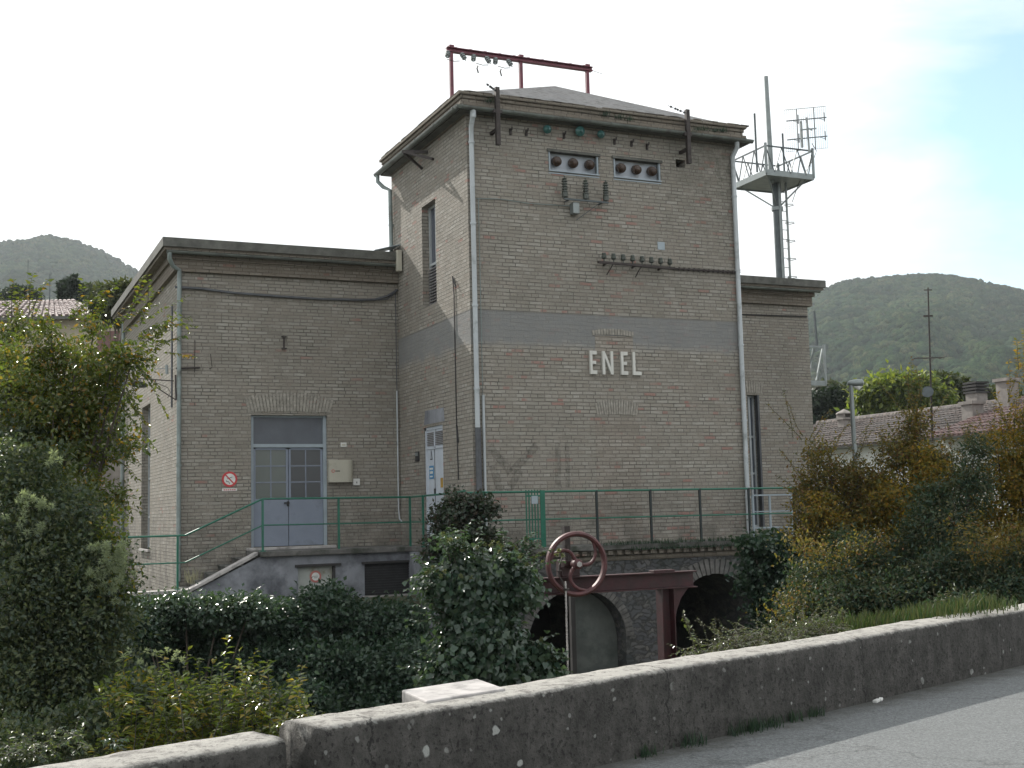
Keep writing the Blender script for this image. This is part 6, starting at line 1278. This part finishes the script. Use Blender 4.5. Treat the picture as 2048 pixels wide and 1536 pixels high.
b = MB(); b.bar(L0+np.array([0, 0, -.08])-df*.05, L1+np.array([0, 0, -.08])-df*.05, .12, .14); b.build('eave', M['fascia'], H3)
wq = PD(215, 700, DL-.0); wq = L0+dl*((PD(212, 690, DL)-L0)@dl)+df*.5
b = MB(); b.obox(np.array([wq[0], wq[1], PD(212, 700, DL)[2]])-df*.02, dl, df, (0, 0, 1), .5, .04, .9); wv = b.build('window', M['shutter'], H3)
# aerials on the left house
b = MB(); q = PD(99, 604, DL+5); b.tube([q, q+np.array([0, 0, 1.4])], .03, 5); b.bar(q+np.array([0, 0, .9])-dl*.25, q+np.array([0, 0, .9])+dl*.25, .02); q2 = PD(55, 604, DL+5); b.tube([q2, q2+np.array([0, 0, 2.1])], .02, 5); tag(b.build('roof_aerial', M['galv_dark']), 'thin aerials standing on the beige house roof', 'aerial')
# side annex wall seen between trees and building at left
c0 = PD(140, 1000, 34); c1_ = PD(262, 1000, 34); b = MB(); b.prism([c0*np.array([1, 1, 0])+np.array([0, 0, -1]), c1_*np.array([1, 1, 0])+np.array([0, 0, -1]), c1_*np.array([1, 1, 0])+np.array([0, 0, -1])+df*6, c0*np.array([1, 1, 0])+np.array([0, 0, -1])+df*6], (0, 0, PD(200, 905, 34)[2]+1)); 
an = b.build('garden_shed', M['chimney']); tag(an, 'plain greyish rendered outbuilding behind the left wing', 'outbuilding')
b = MB(); zz = PD(200, 905, 34)[2]; k0 = c0*np.array([1, 1, 0])+np.array([0, 0, zz]); k1 = c1_*np.array([1, 1, 0])+np.array([0, 0, zz]); b.prism([k0-df*.2-dl*.2, k1-df*.2+dl*.2, k1+df*6.2+dl*.2, k0+df*6.2-dl*.2], (0, 0, .15)); b.build('roof', M['fascia'], an)
# street lamp
q = PD(1709, 900, 30); zt_ = PD(1706, 765, 30)[2]; sl_ = empty('street_lamp', (q[0], q[1], -1), 'grey street lamp in front of the farmhouse roof', 'lamp')
b = MB(); b.tube([(q[0], q[1], -1), (q[0], q[1], zt_)], [.07, .05], 10); b.build('pole', M['galv'], sl_)
b = MB(); hd = dl*.28; c = np.array([q[0], q[1], zt_]); b.tube([c-hd*.3, c-hd*.1, c+hd*.5, c+hd*1.0, c+hd*1.15], [.03, .07, .10, .09, .02], 10); hl = b.build('lamp_head', M['galv'], sl_, smooth=True)
b = MB(); b.tube([c+hd*.2+np.array([0, 0, -.07]), c+hd*.6+np.array([0, 0, -.12]), c+hd*1.0+np.array([0, 0, -.06])], [.03, .07, .03], 8); b.build('lens', M['white_paint'], hl, smooth=True)
# tv aerial mast with dish behind
q = PD(1860, 800, 36); sc_ = 36/F
ta = empty('television_aerial', (q[0], q[1], q[2]-2), 'tall thin television aerial mast rising in front of the hill', 'aerial')
b = MB(); b.tube([(q[0], q[1], q[2]-1.2), PD(1856, 575, 36)], [.035, .02], 6); b.build('mast', M['iron'], ta)
b = MB(); c = PD(1858, 716, 36); b.bar(c-dl*.45, c+dl*.45, .03); c = PD(1857, 632, 36); b.bar(c-dl*.15, c+dl*.12, .05); c = PD(1856, 580, 36); b.bar(c-dl*.12, c+dl*.12, .03)
for t in (-.4, .0, .4): c2_ = PD(1858, 716, 36)+dl*t; b.bar(c2_-df*.3, c2_+df*.3, .015)
b.build('cross_bars', M['iron'], ta)
c = PD(1856, 785, 35.6); b = MB(); b.lathe(c, -df+np.array([0, 0, .3])-dl*.5, [(0, .02), (.02, .10), (.06, .17), (.07, .165), (.03, .09)], 16); tag(b.build('satellite_dish', M['galv_dark'], smooth=True), 'grey satellite dish low on the television aerial mast', 'dish')
# trees between
def mtree(name, label, mat, px, py, rx, ry, depth, ncl, leaf, nb=7, group='trees behind the houses'):
    bl = [blob(px, py, rx*.7, ry*.7, depth)]
    for k in range(nb): a = 2*math.pi*k/nb; bl.append(blob(px+rx*.6*math.cos(a), py+ry*.55*math.sin(a), rx*.45*random.uniform(.8, 1.2), ry*.45*random.uniform(.8, 1.2), depth+random.uniform(-1, 1)*rx*.4*depth/F))
    bp = PD(px, py+ry, depth); return tree(name, label, 'tree', mat, bl, (bp[0], bp[1], -1), ncl, 16, rx*depth/F*.10, leaf, 10, .12, group)
mtree('round_tree', 'bright yellow-green tree beside the thin aerial mast', 'leaf_bright', 1800, 800, 92, 52, 74, 1000, .36)
mtree('round_tree', 'green tree with dark top just right of the aerial mast', 'leaf_far', 1890, 792, 58, 42, 76, 460, .36)
mtree('round_tree', 'dark green tree between the brick building and the lamp', 'leaf_fardark', 1660, 820, 60, 40, 78, 640, .36)
mtree('round_tree', 'olive green tree in a line above the dark one', 'leaf_far', 1650, 790, 50, 24, 95, 340, .42)
mtree('round_tree', 'small green tree on the far right behind the chimneys', 'leaf_far', 1985, 805, 70, 24, 80, 340, .38)
mtree('conical_tree', 'dark conifer-like tree above the beige house roof', 'leaf_fardark', 142, 590, 22, 42, 75, 340, .3)
mtree('round_tree', 'olive tree between the beige house and the left wing', 'leaf_far', 235, 610, 55, 45, 48, 520, .24)
mtree('round_tree', 'pale green tree at the foot of the left hill', 'leaf_far', 195, 600, 45, 28, 90, 300, .4)
mtree('round_tree', 'dark tree behind the beige house at the left edge', 'leaf_fardark', 40, 600, 40, 26, 95, 260, .4)

# ------------------------------------------------------------------ haze
HZ = True
if HZ:
    m = bpy.data.materials.new('haze'); m.use_nodes = True; t = m.node_tree; t.nodes.clear(); o_ = N(t, 'ShaderNodeOutputMaterial'); pv = N(t, 'ShaderNodeVolumePrincipled')
    pv.inputs['Color'].default_value = (.86, .93, 1, 1); pv.inputs['Density'].default_value = .00017; pv.inputs['Anisotropy'].default_value = .3; t.links.new(pv.outputs[0], o_.inputs['Volume'])
    b = MB(); b.box(-2600, 2600, -500, 3100, -12, 260); tag(b.build('haze', m), 'thin bluish haze in the air', 'haze', kind='stuff')
